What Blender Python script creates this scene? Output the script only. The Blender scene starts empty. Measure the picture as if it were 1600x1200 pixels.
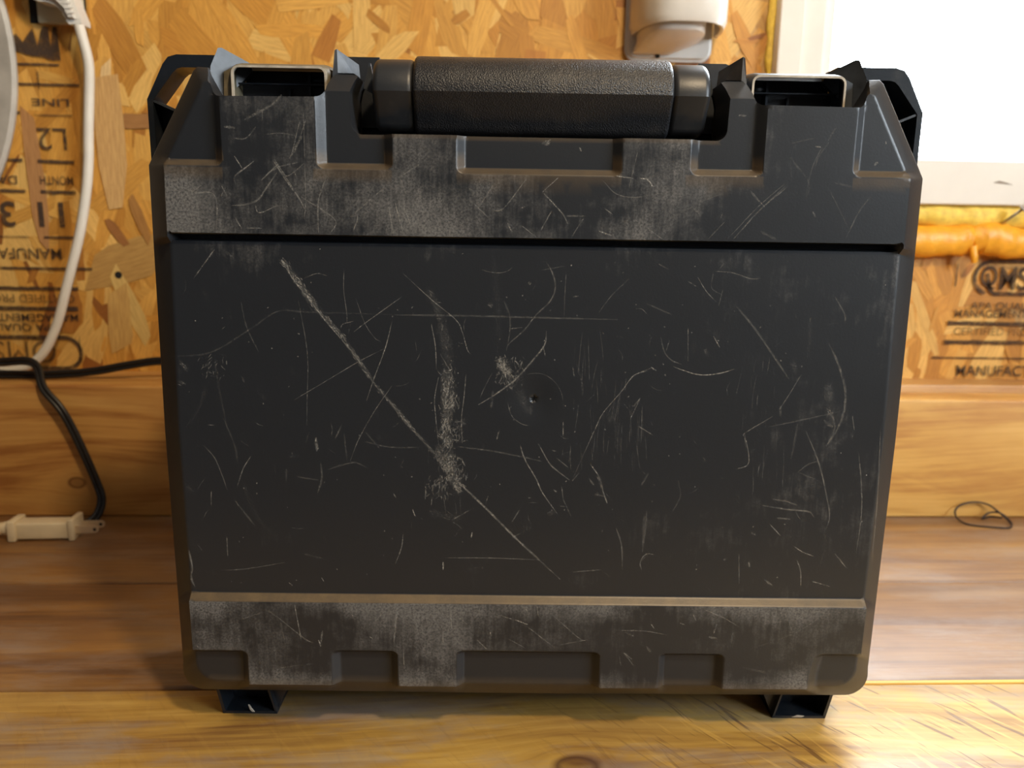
import bpy, bmesh, math, random
from mathutils import Vector, Matrix, noise
from mathutils.geometry import delaunay_2d_cdt, tessellate_polygon

R = math.radians
rng = random.Random(7)
scene = bpy.context.scene
COL = scene.collection
BT = 0.90                      # height of the bench top
WALL_Y = 0.775                 # face of the back wall

# ------------------------------------------------------------------ camera
cam_d = bpy.data.cameras.new('camera')
cam = bpy.data.objects.new('camera', cam_d)
COL.objects.link(cam)
cam_d.sensor_width = 36.0
cam_d.lens = 27.0
cam_d.clip_start = 0.01
yaw, pitch, roll = R(2.41), R(11.0), R(0.94)
f = Vector((math.sin(yaw)*math.cos(pitch), math.cos(yaw)*math.cos(pitch), -math.sin(pitch)))
r = Vector((math.cos(yaw), -math.sin(yaw), 0))
u = r.cross(f)
r2 = r*math.cos(roll) + u*math.sin(roll)
u2 = -r*math.sin(roll) + u*math.cos(roll)
M = Matrix((r2, u2, -f)).transposed().to_4x4()
M.translation = Vector((0, 0, BT + 0.266))
cam.matrix_world = M
cam_d.dof.use_dof = True
cam_d.dof.focus_distance = 0.372
cam_d.dof.aperture_fstop = 10.0
scene.camera = cam

# ------------------------------------------------------------------ light
scene.view_settings.view_transform = 'Standard'
scene.view_settings.look = 'None'
scene.view_settings.gamma = 1.0
scene.view_settings.use_curve_mapping = False
scene.view_settings.exposure = 0.0

world = bpy.data.worlds.new('overcast_sky')
scene.world = world
world.use_nodes = True
bg = world.node_tree.nodes['Background']
bg.inputs['Color'].default_value = (0.82, 0.92, 1.0, 1)
bg.inputs['Strength'].default_value = 32.0


def area(name, loc, rot, sx, sy, power=0.0, color=(1, 1, 1), portal=False):
    d = bpy.data.lights.new(name, 'AREA')
    d.shape = 'RECTANGLE'
    d.size, d.size_y = sx, sy
    d.energy = power
    d.color = color
    d.cycles.is_portal = portal
    o = bpy.data.objects.new(name, d)
    o.location = loc
    o.rotation_euler = rot
    COL.objects.link(o)
    return o


# portals only tell the renderer where the two windows are
area('window_portal', (0.50, 0.832, BT+0.725), (R(-90), 0, 0), 0.34, 0.75, portal=True)
area('side_window_portal', (1.42, -0.60, 1.72), (0, R(90), 0), 0.60, 0.80, portal=True)
# warm ceiling lamp of the workshop, above and in front of the bench
ld = bpy.data.lights.new('ceiling_lamp', 'POINT')
ld.energy = 37.0
ld.color = (1.0, 0.77, 0.49)
ld.shadow_soft_size = 0.05
lo = bpy.data.objects.new('ceiling_lamp', ld)
lo.location = (0.36, -0.26, 2.0)
COL.objects.link(lo)


# ------------------------------------------------------------------ object helpers
def link(o, parent=None):
    COL.objects.link(o)
    if parent is not None:
        o.parent = parent
    return o


def thing(name, label, cat, loc=(0, 0, 0), rz=0.0, group=None):
    o = bpy.data.objects.new(name, None)
    o.empty_display_size = 0.02
    o.location = loc
    o.rotation_euler = (0, 0, rz)
    COL.objects.link(o)
    tag(o, label, cat, group)
    return o


def tag(o, label=None, cat=None, group=None, kind=None):
    if label: o['label'] = label
    if cat: o['category'] = cat
    if group: o['group'] = group
    if kind: o['kind'] = kind
    return o


def mesh_obj(name, bm, mat, parent=None, smooth=False, angle=None):
    me = bpy.data.meshes.new(name)
    bm.normal_update()
    bm.to_mesh(me)
    bm.free()
    if smooth or angle:
        for p in me.polygons:
            p.use_smooth = True
        if angle:
            me.set_sharp_from_angle(angle=R(angle))
    o = bpy.data.objects.new(name, me)
    if mat: me.materials.append(mat)
    return link(o, parent)


def box(bm, x0, x1, y0, y1, z0, z1, bev=0.0, seg=2):
    vs = [bm.verts.new(p) for p in ((x0,y0,z0),(x1,y0,z0),(x1,y1,z0),(x0,y1,z0),(x0,y0,z1),(x1,y0,z1),(x1,y1,z1),(x0,y1,z1))]
    fs = [bm.faces.new([vs[i] for i in q]) for q in ((0,3,2,1),(4,5,6,7),(0,1,5,4),(1,2,6,5),(2,3,7,6),(3,0,4,7))]
    if bev:
        es = list({e for q in fs for e in q.edges})
        bmesh.ops.bevel(bm, geom=es, offset=bev, segments=seg, affect='EDGES', profile=0.5)
    return vs


def prism(bm, pts, to3, a, b):
    """extrude the closed 2-D polygon pts from depth a to depth b; to3(x, y, d) gives the point"""
    n = len(pts)
    A = [bm.verts.new(to3(x, y, a)) for x, y in pts]
    B = [bm.verts.new(to3(x, y, b)) for x, y in pts]
    for t in tessellate_polygon([[Vector((x, y, 0)) for x, y in pts]]):
        bm.faces.new([A[i] for i in t])
        bm.faces.new([B[i] for i in reversed(t)])
    for i in range(n):
        j = (i+1) % n
        bm.faces.new([A[i], B[i], B[j], A[j]])
    bmesh.ops.recalc_face_normals(bm, faces=bm.faces)
    return A, B


def catmull(pts, n=8):
    P = [Vector(p) for p in pts]
    P = [P[0]*2-P[1]] + P + [P[-1]*2-P[-2]]
    out = []
    for i in range(1, len(P)-2):
        a, b, c, d = P[i-1], P[i], P[i+1], P[i+2]
        for k in range(n):
            t = k/n
            out.append(0.5*((2*b)+(c-a)*t+(2*a-5*b+4*c-d)*t*t+(3*b-a-3*c+d)*t**3))
    out.append(P[-2])
    return out


def tube(bm, pts, rad, seg=12, cap=True):
    """sweep a circle (rad: number or list) along pts"""
    n = len(pts)
    rs = rad if isinstance(rad, (list, tuple)) else [rad]*n
    up = Vector((0.13, 0.31, 0.94)).normalized()
    rings = []
    prev = None
    for i, p in enumerate(pts):
        t = (pts[min(i+1, n-1)] - pts[max(i-1, 0)]).normalized()
        if prev is None:
            a = t.cross(up)
            if a.length < 1e-4: a = t.cross(Vector((1, 0, 0)))
            a.normalize()
        else:
            a = (prev - t*prev.dot(t)).normalized()
        prev = a
        b = t.cross(a)
        rings.append([bm.verts.new(p + (a*math.cos(2*math.pi*k/seg) + b*math.sin(2*math.pi*k/seg))*rs[i]) for k in range(seg)])
    for i in range(n-1):
        for k in range(seg):
            l = (k+1) % seg
            bm.faces.new([rings[i][k], rings[i][l], rings[i+1][l], rings[i+1][k]])
    if cap:
        bm.faces.new(list(reversed(rings[0])))
        bm.faces.new(rings[-1])
    return rings


# ------------------------------------------------------------------ material helpers
class NT:
    def __init__(self, name):
        self.m = bpy.data.materials.new(name)
        self.m.use_nodes = True
        self.t = self.m.node_tree
        self.b = self.t.nodes['Principled BSDF']
        self.out = self.t.nodes['Material Output']

    def n(self, kind, **props):
        x = self.t.nodes.new(kind)
        for k, v in props.items(): setattr(x, k, v)
        return x

    def l(self, a, b): self.t.links.new(a, b)

    def setv(self, node, i, v):
        if hasattr(v, 'is_linked') or isinstance(v, bpy.types.NodeSocket): self.l(v, node.inputs[i])
        else: node.inputs[i].default_value = v

    def math(self, op, a, b=0.0, c=None, clamp=False):
        x = self.n('ShaderNodeMath', operation=op, use_clamp=clamp)
        self.setv(x, 0, a); self.setv(x, 1, b)
        if c is not None: self.setv(x, 2, c)
        return x.outputs[0]

    def coord(self, kind='Object'):
        return self.n('ShaderNodeTexCoord').outputs[kind]

    def mapping(self, vec, loc=(0,0,0), rot=(0,0,0), scale=(1,1,1)):
        x = self.n('ShaderNodeMapping')
        self.l(vec, x.inputs[0])
        x.inputs[1].default_value = loc; x.inputs[2].default_value = rot; x.inputs[3].default_value = scale
        return x.outputs[0]

    def noise(self, vec, scale=5, detail=4, rough=0.55, dist=0.0):
        x = self.n('ShaderNodeTexNoise')
        if vec is not None: self.l(vec, x.inputs['Vector'])
        x.inputs['Scale'].default_value = scale; x.inputs['Detail'].default_value = detail
        x.inputs['Roughness'].default_value = rough; x.inputs['Distortion'].default_value = dist
        return x.outputs['Fac']

    def ramp(self, fac, stops):
        x = self.n('ShaderNodeValToRGB')
        self.l(fac, x.inputs[0])
        e = x.color_ramp.elements
        while len(e) < len(stops): e.new(0.5)
        for el, (p, c) in zip(e, stops):
            el.position = p
            el.color = (c, c, c, 1) if isinstance(c, (int, float)) else (c[0], c[1], c[2], 1)
        return x.outputs[0]

    def mix(self, fac, a, b, mode='MIX'):
        x = self.n('ShaderNodeMix', data_type='RGBA', blend_type=mode)
        self.setv(x, 0, fac)
        for i, v in ((6, a), (7, b)):
            if isinstance(v, (tuple, list)): v = (v[0], v[1], v[2], 1)
            self.setv(x, i, v)
        return x.outputs[2]

    def bump(self, h, strength=0.3, dist=0.001):
        x = self.n('ShaderNodeBump')
        x.inputs['Strength'].default_value = strength
        x.inputs['Distance'].default_value = dist
        self.l(h, x.inputs['Height'])
        self.l(x.outputs[0], self.b.inputs['Normal'])
        return x.outputs[0]

    def base(self, v):
        if isinstance(v, (tuple, list)): self.b.inputs['Base Color'].default_value = (v[0], v[1], v[2], 1)
        else: self.l(v, self.b.inputs['Base Color'])

    def p(self, name, v):
        if isinstance(v, bpy.types.NodeSocket): self.l(v, self.b.inputs[name])
        else: self.b.inputs[name].default_value = v


def simple(name, col, rough=0.5, metal=0.0, var=0.12, scale=60, bump=0.15, spec=0.5):
    t = NT(name)
    n1 = t.noise(t.coord(), scale, 4)
    dark = tuple(c*(1-var) for c in col); lite = tuple(min(1, c*(1+var)) for c in col)
    t.base(t.ramp(n1, [(0.3, dark), (0.7, lite)]))
    t.p('Roughness', rough); t.p('Metallic', metal); t.p('Specular IOR Level', spec)
    if bump: t.bump(t.noise(t.coord(), scale*4, 3), bump, 0.0004)
    return t.m


def attr(t, name):
    x = t.n('ShaderNodeAttribute', attribute_name=name)
    return x


def wood(name, dark, mid, lite, seed=0.0, knots=(), ax='X', stretch=1.0, rough=0.42, gouge=False, streak=0.5, spec=0.5, sheen=0.0, coat=0.0, worn=0.0):
    """long-grained board; ax is the direction of the grain, knots are (x, cross, radius)"""
    t = NT(name)
    co = t.coord()
    sep = t.n('ShaderNodeSeparateXYZ'); t.l(co, sep.inputs[0])
    X, Y, Z = sep.outputs
    cross = t.math('ADD', Y, t.math('MULTIPLY', Z, -1.0))
    kn = None
    off = None
    for (kx, kc, kr) in knots:
        dx = t.math('SUBTRACT', X, kx)
        dc = t.math('SUBTRACT', cross, kc)
        d2 = t.math('ADD', t.math('MULTIPLY', t.math('POWER', t.math('ABSOLUTE', dx), 2.0), 0.45), t.math('POWER', t.math('ABSOLUTE', dc), 2.0))
        d = t.math('SQRT', d2)
        g = t.math('DIVIDE', t.math('MULTIPLY', dc, -kr*1.6), t.math('ADD', d, kr*0.9))
        off = g if off is None else t.math('ADD', off, g)
        rr = t.math('DIVIDE', d, kr)
        core = t.ramp(rr, [(0.0, 0.55), (0.42, 0.5), (0.62, 1.0), (0.78, 0.35), (0.9, 0.0)])
        kn = core if kn is None else t.math('MAXIMUM', kn, core)
    if off is not None: cross = t.math('ADD', cross, off)
    comb = t.n('ShaderNodeCombineXYZ')
    t.l(X, comb.inputs[0]); t.l(cross, comb.inputs[1]); comb.inputs[2].default_value = seed
    v = comb.outputs[0]
    big = t.noise(t.mapping(v, scale=(2.2*stretch, 22, 1)), 1.0, 5, 0.6, 1.2)
    fib = t.noise(t.mapping(v, scale=(9*stretch, 320, 1)), 1.0, 3, 0.6)
    blot = t.noise(t.mapping(v, scale=(7, 16, 1)), 1.0, 4, 0.6)
    fac = t.math('ADD', t.math('MULTIPLY', big, 0.75), t.math('MULTIPLY', fib, 0.25))
    c = t.ramp(fac, [(0.39, dark), (0.49, mid), (0.61, lite)])
    c = t.mix(t.math('MULTIPLY', t.ramp(blot, [(0.45, 0.0), (0.7, 1.0)]), streak), c, dark)
    hsrc = t.math('ADD', t.math('MULTIPLY', fib, 0.6), t.math('MULTIPLY', big, 0.6))
    if gouge:
        for ang, sc, th in ((R(52), 1.0, 0.62), (R(66), 0.7, 0.64)):
            rc_ = t.mapping(co, rot=(0, 0, ang))
            gm = t.noise(t.mapping(rc_, loc=(3*sc, 1, 0), scale=(26*sc, 300*sc, 1)), 1.0, 2, 0.5)
            side_ = t.ramp(t.math('ADD', X, t.math('MULTIPLY', big, .15)), [(.10, .12), (.26, 1.0)])
            gg = t.math('MULTIPLY', t.ramp(gm, [(th, 0.0), (th+0.04, 1.0)]), side_)
            c = t.mix(t.math('MULTIPLY', gg, 0.75), c, (dark[0]*0.5, dark[1]*0.4, dark[2]*0.3))
            hsrc = t.math('SUBTRACT', hsrc, t.math('MULTIPLY', gg, 0.8))
            gm = t.noise(t.mapping(rc_, loc=(1, 5*sc, 0), scale=(20*sc, 190*sc, 1)), 1.0, 2, 0.5)
            c = t.mix(t.math('MULTIPLY', t.math('MULTIPLY', t.ramp(gm, [(th-0.02, 0.0), (th+0.03, 1.0)]), side_), 0.6), c, (lite[0]*1.15, lite[1]*1.1, lite[2]))
    if worn:
        wn = t.noise(t.mapping(co, loc=(seed, 2, 0), scale=(9, 26, 1)), 1.0, 6, 0.7)
        c = t.mix(t.math('MULTIPLY', t.ramp(wn, [(.46, 0.0), (.66, 1.0)]), worn), c, (.30, .25, .215))
    if kn is not None: c = t.mix(t.math('MULTIPLY', kn, 0.85), c, (dark[0]*0.32, dark[1]*0.22, dark[2]*0.18))
    t.base(c)
    t.p('Roughness', t.ramp(blot, [(0.3, rough-0.06), (0.7, rough+0.12)]))
    t.p('Specular IOR Level', spec); t.p('Sheen Weight', sheen); t.p('Coat Weight', coat); t.p('Coat Roughness', 0.52); t.p('Sheen Roughness', 0.5)
    t.bump(hsrc, 0.35, 0.0012)
    return t.m
# ------------------------------------------------------------------ materials
def osb_mat(name):
    t = NT(name)
    a = attr(t, 'Col')
    uv = t.n('ShaderNodeUVMap').outputs[0]
    fib = t.noise(t.mapping(uv, scale=(6, 90, 1)), 1.0, 4, 0.6)
    blot = t.noise(t.mapping(uv, scale=(25, 60, 1)), 1.0, 3, 0.6)
    c = t.mix(t.math('MULTIPLY', t.ramp(fib, [(0.35, 1.0), (0.62, 0.0)]), 0.35), a.outputs['Color'], (0.30, 0.13, 0.03), 'MULTIPLY')
    c = t.mix(t.math('MULTIPLY', t.ramp(blot, [(0.60, 0.0), (0.72, 1.0)]), 0.35), c, (0.36, 0.17, 0.05))
    t.base(c)
    t.p('Roughness', 0.55)
    t.bump(fib, 0.3, 0.0006)
    return t.m


M_strand = osb_mat('osb_strand')


def osb_plain(name):
    t = NT(name)
    co = t.coord()
    v = t.n('ShaderNodeTexVoronoi'); v.inputs['Scale'].default_value = 1.0
    t.l(t.mapping(co, scale=(28, 28, 14)), v.inputs['Vector'])
    c = t.ramp(t.math('FRACT', t.math('MULTIPLY', v.outputs['Distance'], 5.7)), [(0.0, (0.40, 0.20, 0.06)), (0.5, (0.56, 0.32, 0.10)), (1.0, (0.66, 0.42, 0.15))])
    c2 = t.mix(0.5, c, t.ramp(t.noise(co, 30, 5), [(0.3, (0.36, 0.18, 0.05)), (0.7, (0.66, 0.42, 0.15))]))
    t.base(c2); t.p('Roughness', 0.6)
    return t.m


M_osb = osb_plain('osb_board')
M_floor = simple('concrete_floor', (0.10, 0.10, 0.10), 0.8, scale=12)
M_ceil = simple('ceiling_board', (0.20, 0.18, 0.16), 0.8, scale=8)
M_grey = simple('grey_painted_board', (0.07, 0.073, 0.085), 0.8, scale=8)
M_white = simple('painted_white', (0.80, 0.76, 0.70), 0.45, scale=20, var=0.04)
M_sash = simple('vinyl_sash', (0.74, 0.73, 0.71), 0.35, scale=20, var=0.03)
M_foam = simple('orange_sealant_foam', (0.90, 0.40, 0.025), 0.42, scale=90, var=0.16, bump=0.5)
M_foam2 = simple('yellow_sealant_foam', (0.92, 0.62, 0.10), 0.6, scale=160, var=0.2, bump=0.8)
M_beige = simple('beige_outlet_plastic', (0.60, 0.55, 0.38), 0.45, var=0.06)
M_wplug = simple('white_plug_plastic', (0.74, 0.71, 0.64), 0.42, var=0.04)
M_wcord = simple('white_cord', (0.74, 0.69, 0.60), 0.45, var=0.05)
M_cream = simple('cream_extension_plug', (0.72, 0.62, 0.44), 0.45, var=0.05)
M_disp = simple('white_fixture_plastic', (0.76, 0.72, 0.66), 0.32, var=0.03, bump=0.05)
M_bcord = simple('black_cord', (0.012, 0.011, 0.011), 0.38, var=0.1, bump=0.05)
M_wire = simple('dark_wire', (0.03, 0.02, 0.02), 0.45, metal=0.3)
M_metal = simple('plug_prong_metal', (0.74, 0.62, 0.44), 0.35, metal=0.45, var=0.1)
M_nail = simple('nail_steel', (0.42, 0.38, 0.34), 0.35, metal=0.9)
M_dark = simple('dark_void', (0.008, 0.007, 0.006), 0.9)
M_plate = simple('grey_sheet_metal', (0.46, 0.42, 0.36), 0.55, metal=0.0, var=0.22, scale=30)


def ink_mat(name, strength, col=(0.060, 0.040, 0.030)):
    t = NT(name)
    co = t.coord('Generated')
    t.base(col); t.p('Roughness', 0.8); t.p('Specular IOR Level', 0.2)
    tr = t.n('ShaderNodeBsdfTransparent')
    mx = t.n('ShaderNodeMixShader')
    ob = t.n('ShaderNodeNewGeometry').outputs['Position']
    a = t.noise(ob, 110, 4, 0.7)
    fac = t.ramp(a, [(0.30, strength*0.45), (0.50, strength), (0.7, strength)])
    t.l(fac, mx.inputs[0]); t.l(tr.outputs[0], mx.inputs[1]); t.l(t.b.outputs[0], mx.inputs[2])
    t.l(mx.outputs[0], t.out.inputs['Surface'])
    return t.m


M_ink = ink_mat('stamp_ink', 0.85)
M_ink2 = ink_mat('faded_stamp_ink', 0.60)

# ------------------------------------------------------------------ room shell
X0, X1, Y0, ZC = -1.7, 1.40, -2.7, 2.4
WX0, WX1, WZ0, WZ1 = 0.334, 0.67, BT+0.352, BT+1.10     # visible glass opening of the back window
OX0, OZ0 = 0.284, BT+0.300                               # rough opening in the sheathing


def struct(name, bm, m, parent=None, kind='structure'):
    o = mesh_obj(name, bm, m, parent)
    if parent is None: o['kind'] = kind
    return o


bm = bmesh.new(); box(bm, X0-.1, X1+.1, Y0-.1, WALL_Y+.1, -0.1, 0.0); struct('floor', bm, M_floor)
bm = bmesh.new(); box(bm, X0-.1, X1+.1, Y0-.1, WALL_Y+.1, ZC, ZC+0.1); struct('ceiling', bm, M_ceil)
bm = bmesh.new(); box(bm, X0-.1, X0, Y0, WALL_Y, 0, ZC); struct('wall_left', bm, M_grey)
bm = bmesh.new(); box(bm, X0, X1, Y0-.1, Y0, 0, ZC); struct('wall_front', bm, M_grey)
bm = bmesh.new()
SY0, SY1, SZ0, SZ1 = -1.00, -0.20, 1.42, 2.02             # side window opening
box(bm, X1, X1+.1, Y0, SY0, 0, ZC); box(bm, X1, X1+.1, SY1, WALL_Y, 0, ZC)
box(bm, X1, X1+.1, SY0, SY1, 0, SZ0); box(bm, X1, X1+.1, SY0, SY1, SZ1, ZC)
struct('wall_right', bm, M_grey)
bm = bmesh.new()
box(bm, X0, OX0, WALL_Y, WALL_Y+.06, 0, ZC); box(bm, OX0, WX1, WALL_Y, WALL_Y+.06, 0, OZ0)
box(bm, OX0, WX1, WALL_Y, WALL_Y+.06, WZ1, ZC); box(bm, WX1, X1, WALL_Y, WALL_Y+.06, 0, ZC)
wall_back = struct('wall_back', bm, M_osb)

# pressed wood strands of the sheathing, real flakes lying on each other
bm = bmesh.new()
uvl = bm.loops.layers.uv.new('UVMap')
cl = bm.loops.layers.float_color.new('Col')
PAL = [((0.74, 0.40, 0.085), 4), ((0.70, 0.35, 0.062), 7), ((0.62, 0.29, 0.045), 6), ((0.82, 0.50, 0.14), 3.5), ((0.56, 0.25, 0.037), 2.6), ((0.47, 0.19, 0.030), 0.9), ((0.33, 0.12, 0.022), 0.25)]
PW = [w for _, w in PAL]


def strand(cx, cz, L, W, ang, y, col):
    n = rng.choice((3, 4, 5))
    top, bot = [], []
    skew = rng.uniform(-0.35, 0.35)*W
    for i in range(n+1):
        t = i/n - .5
        e = 1.0 if 0 < i < n else rng.uniform(0.45, 0.95)
        top.append((t*L + (skew if i in (0, n) else 0) + rng.uniform(-.02, .02)*L, W*.5*e*rng.uniform(.85, 1.05)))
        bot.append((t*L - (skew if i in (0, n) else 0) + rng.uniform(-.02, .02)*L, -W*.5*e*rng.uniform(.85, 1.05)))
    pts = bot + top[::-1]
    ca, sa = math.cos(ang), math.sin(ang)
    vs = []
    for (a, b) in pts:
        vs.append(bm.verts.new((cx + a*ca - b*sa, y, cz + a*sa + b*ca)))
    m = len(pts)
    ou, ov = rng.uniform(0, 50), rng.uniform(0, 50)
    for i in range(n):
        fc = bm.faces.new([vs[i], vs[i+1], vs[m-2-i], vs[m-1-i]])
        for lp in fc.loops:
            k = vs.index(lp.vert)
            lp[uvl].uv = (pts[k][0]*8 + ou, pts[k][1]*8 + ov)
            lp[cl] = (col[0], col[1], col[2], 1)


def in_open(x, z, m=0.0): return x > OX0-m and z > OZ0-m


for k in range(4500):
    x = rng.uniform(-0.80, 1.05); z = rng.uniform(BT-0.02, BT+0.72)
    q = rng.random()
    if k < 2600: L, W = rng.uniform(.07, .15), rng.uniform(.018, .044)
    elif k < 3900: L, W = rng.uniform(.035, .09), rng.uniform(.010, .026)
    else: L, W = rng.uniform(.012, .040), rng.uniform(.003, .010)
    ang = R(90) + rng.gauss(0, 0.42) if rng.random() < .80 else rng.uniform(0, math.pi)
    hx = abs(math.cos(ang))*L/2 + abs(math.sin(ang))*W/2
    hz = abs(math.sin(ang))*L/2 + abs(math.cos(ang))*W/2
    if x + hx > OX0-.004 and z + hz > OZ0-.004: continue
    c = rng.choices(PAL, PW)[0][0]
    if W < .009 and rng.random() < .28: c = rng.choice((PAL[5][0], PAL[6][0], PAL[4][0]))
    v = rng.uniform(.90, 1.10)
    strand(x, z, L, W, ang, WALL_Y - 0.0002 - 0.0013*(k/4500.), tuple(min(1, a*v) for a in c))
YX = WALL_Y-.0016
# the visible board the photograph shows beside the case: a wide tan strand and its neighbours
for (x, z, L, W, a, c) in ((-0.342, BT+.236, .085, .040, R(20), (0.52, 0.30, 0.085)), (-0.345, BT+.190, .075, .017, R(112), (0.74, 0.50, 0.16)),
                           (-0.357, BT+.178, .060, .024, R(88), (0.66, 0.40, 0.12)), (-0.425, BT+.31, .125, .016, R(92), (0.50, 0.25, 0.09)),
                           (-0.355, BT+.375, .085, .012, R(84), (0.82, 0.58, 0.27)), (-0.318, BT+.366, .060, .014, R(2), (0.40, 0.19, 0.06)),
                           (-0.353, BT+.262, .030, .009, R(125), (0.36, 0.15, 0.04)), (-0.330, BT+.275, .045, .010, R(110), (0.42, 0.20, 0.05)),
                           (-0.352, BT+.345, .12, .028, R(90), (0.66, 0.40, 0.15))):
    YX -= .00008
    strand(x, z, L, W, a, YX, c)
st = mesh_obj('wood_strand_surface', bm, M_strand, wall_back)
st['kind'] = 'stuff'

# screw hole
bm = bmesh.new()
tube(bm, [Vector((-.355, WALL_Y-.0019, BT+.221)), Vector((-.355, WALL_Y+.01, BT+.221))], .0036, 12)
mesh_obj('screw_hole', bm, M_dark, wall_back)


# ------------------------------------------------------------------ stamped lettering on the sheathing
def word(txt, x, z, h, width=None, flip=False, mat=None, bold=0.017, name='stamp_lettering'):
    """text whose first letter starts at x; z is the baseline side nearest the floor, h the letter height"""
    cu = bpy.data.curves.new(name, 'FONT')
    cu.body = txt
    cu.size = h/0.72
    cu.offset = bold*h
    cu.align_x = 'LEFT'
    o = bpy.data.objects.new(name, cu)
    COL.objects.link(o)
    bpy.context.view_layer.update()
    w = o.dimensions.x
    sx = (width/w) if width else 1.0
    o.scale = (sx, 1, 1)
    if flip:
        o.rotation_euler = (R(90), R(180), 0)
        o.location = (x, WALL_Y-.0030, z+h)
    else:
        o.rotation_euler = (R(90), 0, 0)
        o.location = (x, WALL_Y-.0030, z)
    o.parent = wall_back
    cu.materials.append(mat or M_ink)
    return o


def bar(x0, x1, z, t, mat=None, tilt=0.0):
    bm = bmesh.new()
    n = max(2, int((x1-x0)/.006))
    up, dn = [], []
    for i in range(n+1):
        x = x0 + (x1-x0)*i/n
        e = tilt*(i/n-.5)
        up.append(bm.verts.new((x, WALL_Y-.0030, z+e+t/2*rng.uniform(.7, 1.15))))
        dn.append(bm.verts.new((x, WALL_Y-.0030, z+e-t/2*rng.uniform(.7, 1.15))))
    for i in range(n): bm.faces.new([dn[i], dn[i+1], up[i+1], up[i]])
    return mesh_obj('stamp_line', bm, mat or M_ink, wall_back)


def frame_stroke(pts, t, mat=None):
    bm = bmesh.new()
    P = [Vector(p) for p in pts]
    n = len(P)
    prev = None
    for i, p in enumerate(P):
        d = (P[min(i+1, n-1)]-P[max(i-1, 0)]).normalized()
        nn = Vector((-d.y, d.x))*t/2
        a = bm.verts.new((p.x+nn.x, WALL_Y-.0030, p.y+nn.y)); b = bm.verts.new((p.x-nn.x, WALL_Y-.0030, p.y-nn.y))
        if prev: bm.faces.new([prev[0], a, b, prev[1]])
        prev = (a, b)
    return mesh_obj('stamp_emblem_outline', bm, mat or M_ink, wall_back)


def arc(cx, cz, rr, a0, a1, n=14):
    return [(cx+rr*math.cos(R(a0+(a1-a0)*i/n)), cz+rr*math.sin(R(a0+(a1-a0)*i/n))) for i in range(n+1)]


mm = .001
# left stamp, upside down
for (x0, x1, z, t) in ((-437, -393, 414, 2.2), (-452, -376, 396.5, 2.4), (-450, -433, 370.5, 3), (-420, -385, 369, 1.6),
                       (-470, -435, 328, 3), (-421, -387, 327, 3.2), (-475, -435, 299.5, 3), (-421, -388, 299, 3.2),
                       (-480, -436, 256.5, 1.8), (-422, -390, 256.5, 2.6), (-520, -379, 226.5, 2.6), (-520, -394, 207, 3.6),
                       (-520, -396, 187.5, 4.2)):
    bar(x0*mm, x1*mm, BT+z*mm, t*mm, M_ink if t > 2 else M_ink2)
word('LINE', -.386, BT+.377, .0068, .034, True)
word('SHIFT', -.436, BT+.376, .0068, .036, True)
word('L2', -.390, BT+.337, .0205, .027, True, bold=.0)
word('1', -.443, BT+.337, .0205, .010, True)
word('MONTH', -.389, BT+.3055, .0080, .031, True)
word('DAY', -.441, BT+.3055, .0080, .026, True)
word('11', -.394, BT+.2655, .0235, .024, True, bold=.02)
word('3', -.445, BT+.2655, .0235, .014, True, bold=.02)
word('MANUFACTURED', -.406, BT+.2350, .0105, .118, True)
word('CERTIFIED PRODUCT', -.398, BT+.1930, .0080, .112, True, M_ink2)
word('MANAGEMENT SYSTEM', -.396, BT+.1745, .0076, .118, True)
word('APA QUALITY', -.416, BT+.1652, .0070, .078, True)
word('QMS', -.420, BT+.1325, .0225, .062, True, M_ink2, bold=.0)
zc = BT+.1435
frame_stroke([(-.53, zc+.0155), (-.4125, zc+.0155)] + arc(-.4125, zc, .0155, 90, -90)[1:] + [(-.53, zc-.0155)], .0038)
bar(-.3985, -.3970, BT+.146, .028, M_ink2)
# smeared block at the top of the stamp
bm = bmesh.new()
blk = [(-.436, .437), (-.429, .440), (-.424, .433), (-.419, .4395), (-.414, .446), (-.411, .430), (-.407, .443), (-.4045, .447), (-.400, .446), (-.399, .430), (-.396, .447), (-.392, .447),
       (-.391, .418), (-.398, .4175), (-.408, .4205), (-.416, .421), (-.422, .4225), (-.430, .425), (-.440, .428)]
P2 = [Vector((x, z+BT, 0)) for x, z in blk]
vs = [bm.verts.new((p.x, WALL_Y-.0030, p.y)) for p in P2]
for tr in tessellate_polygon([P2]): bm.faces.new([vs[i] for i in tr])
mesh_obj('stamp_smudge', bm, M_ink, wall_back)
bar(-.414, -.4125, BT+.400, .016, M_ink2, 0)
# right stamp, upright
zc = BT+.231
frame_stroke([(.62, zc+.0165), (.5205, zc+.0165)] + arc(.5205, zc, .0165, 90, 250)[1:] + [(.5165, zc-.0168)], .0040)
frame_stroke([(.5165, zc+.004), (.5195, zc-.006), (.5215, zc-.0125), (.526, zc-.0165), (.62, zc-.0165)], .0040)
word('Q', .5095, BT+.2225, .0205, .0175, bold=.02)
word('M', .5290, BT+.2190, .0235, .0170, bold=.02)
word('S', .5480, BT+.2190, .0235, .0140, bold=.02)
bar(.484, .4855, BT+.233, .027)
word('APA QUALITY', .5035, BT+.1985, .0072, .078)
word('MANAGEMENT SYSTEM', .4870, BT+.1900, .0080, .118)
bar(.4815, .62, BT+.1835, .0046)
word('CERTIFIED PRODUCT', .4885, BT+.1715, .0080, .112, None, M_ink2)
bar(.4800, .62, BT+.1640, .0044)
bar(.4690, .62, BT+.1475, .0020)
word('MANUFACTURED', .4960, BT+.1290, .0110, .118)

# ------------------------------------------------------------------ window in the back wall
win = thing('window_1', 'white painted window with bright overexposed panes above the bench at right', 'window', (0.8, WALL_Y, BT+.3))
win['kind'] = 'structure'
del win['category']


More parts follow.
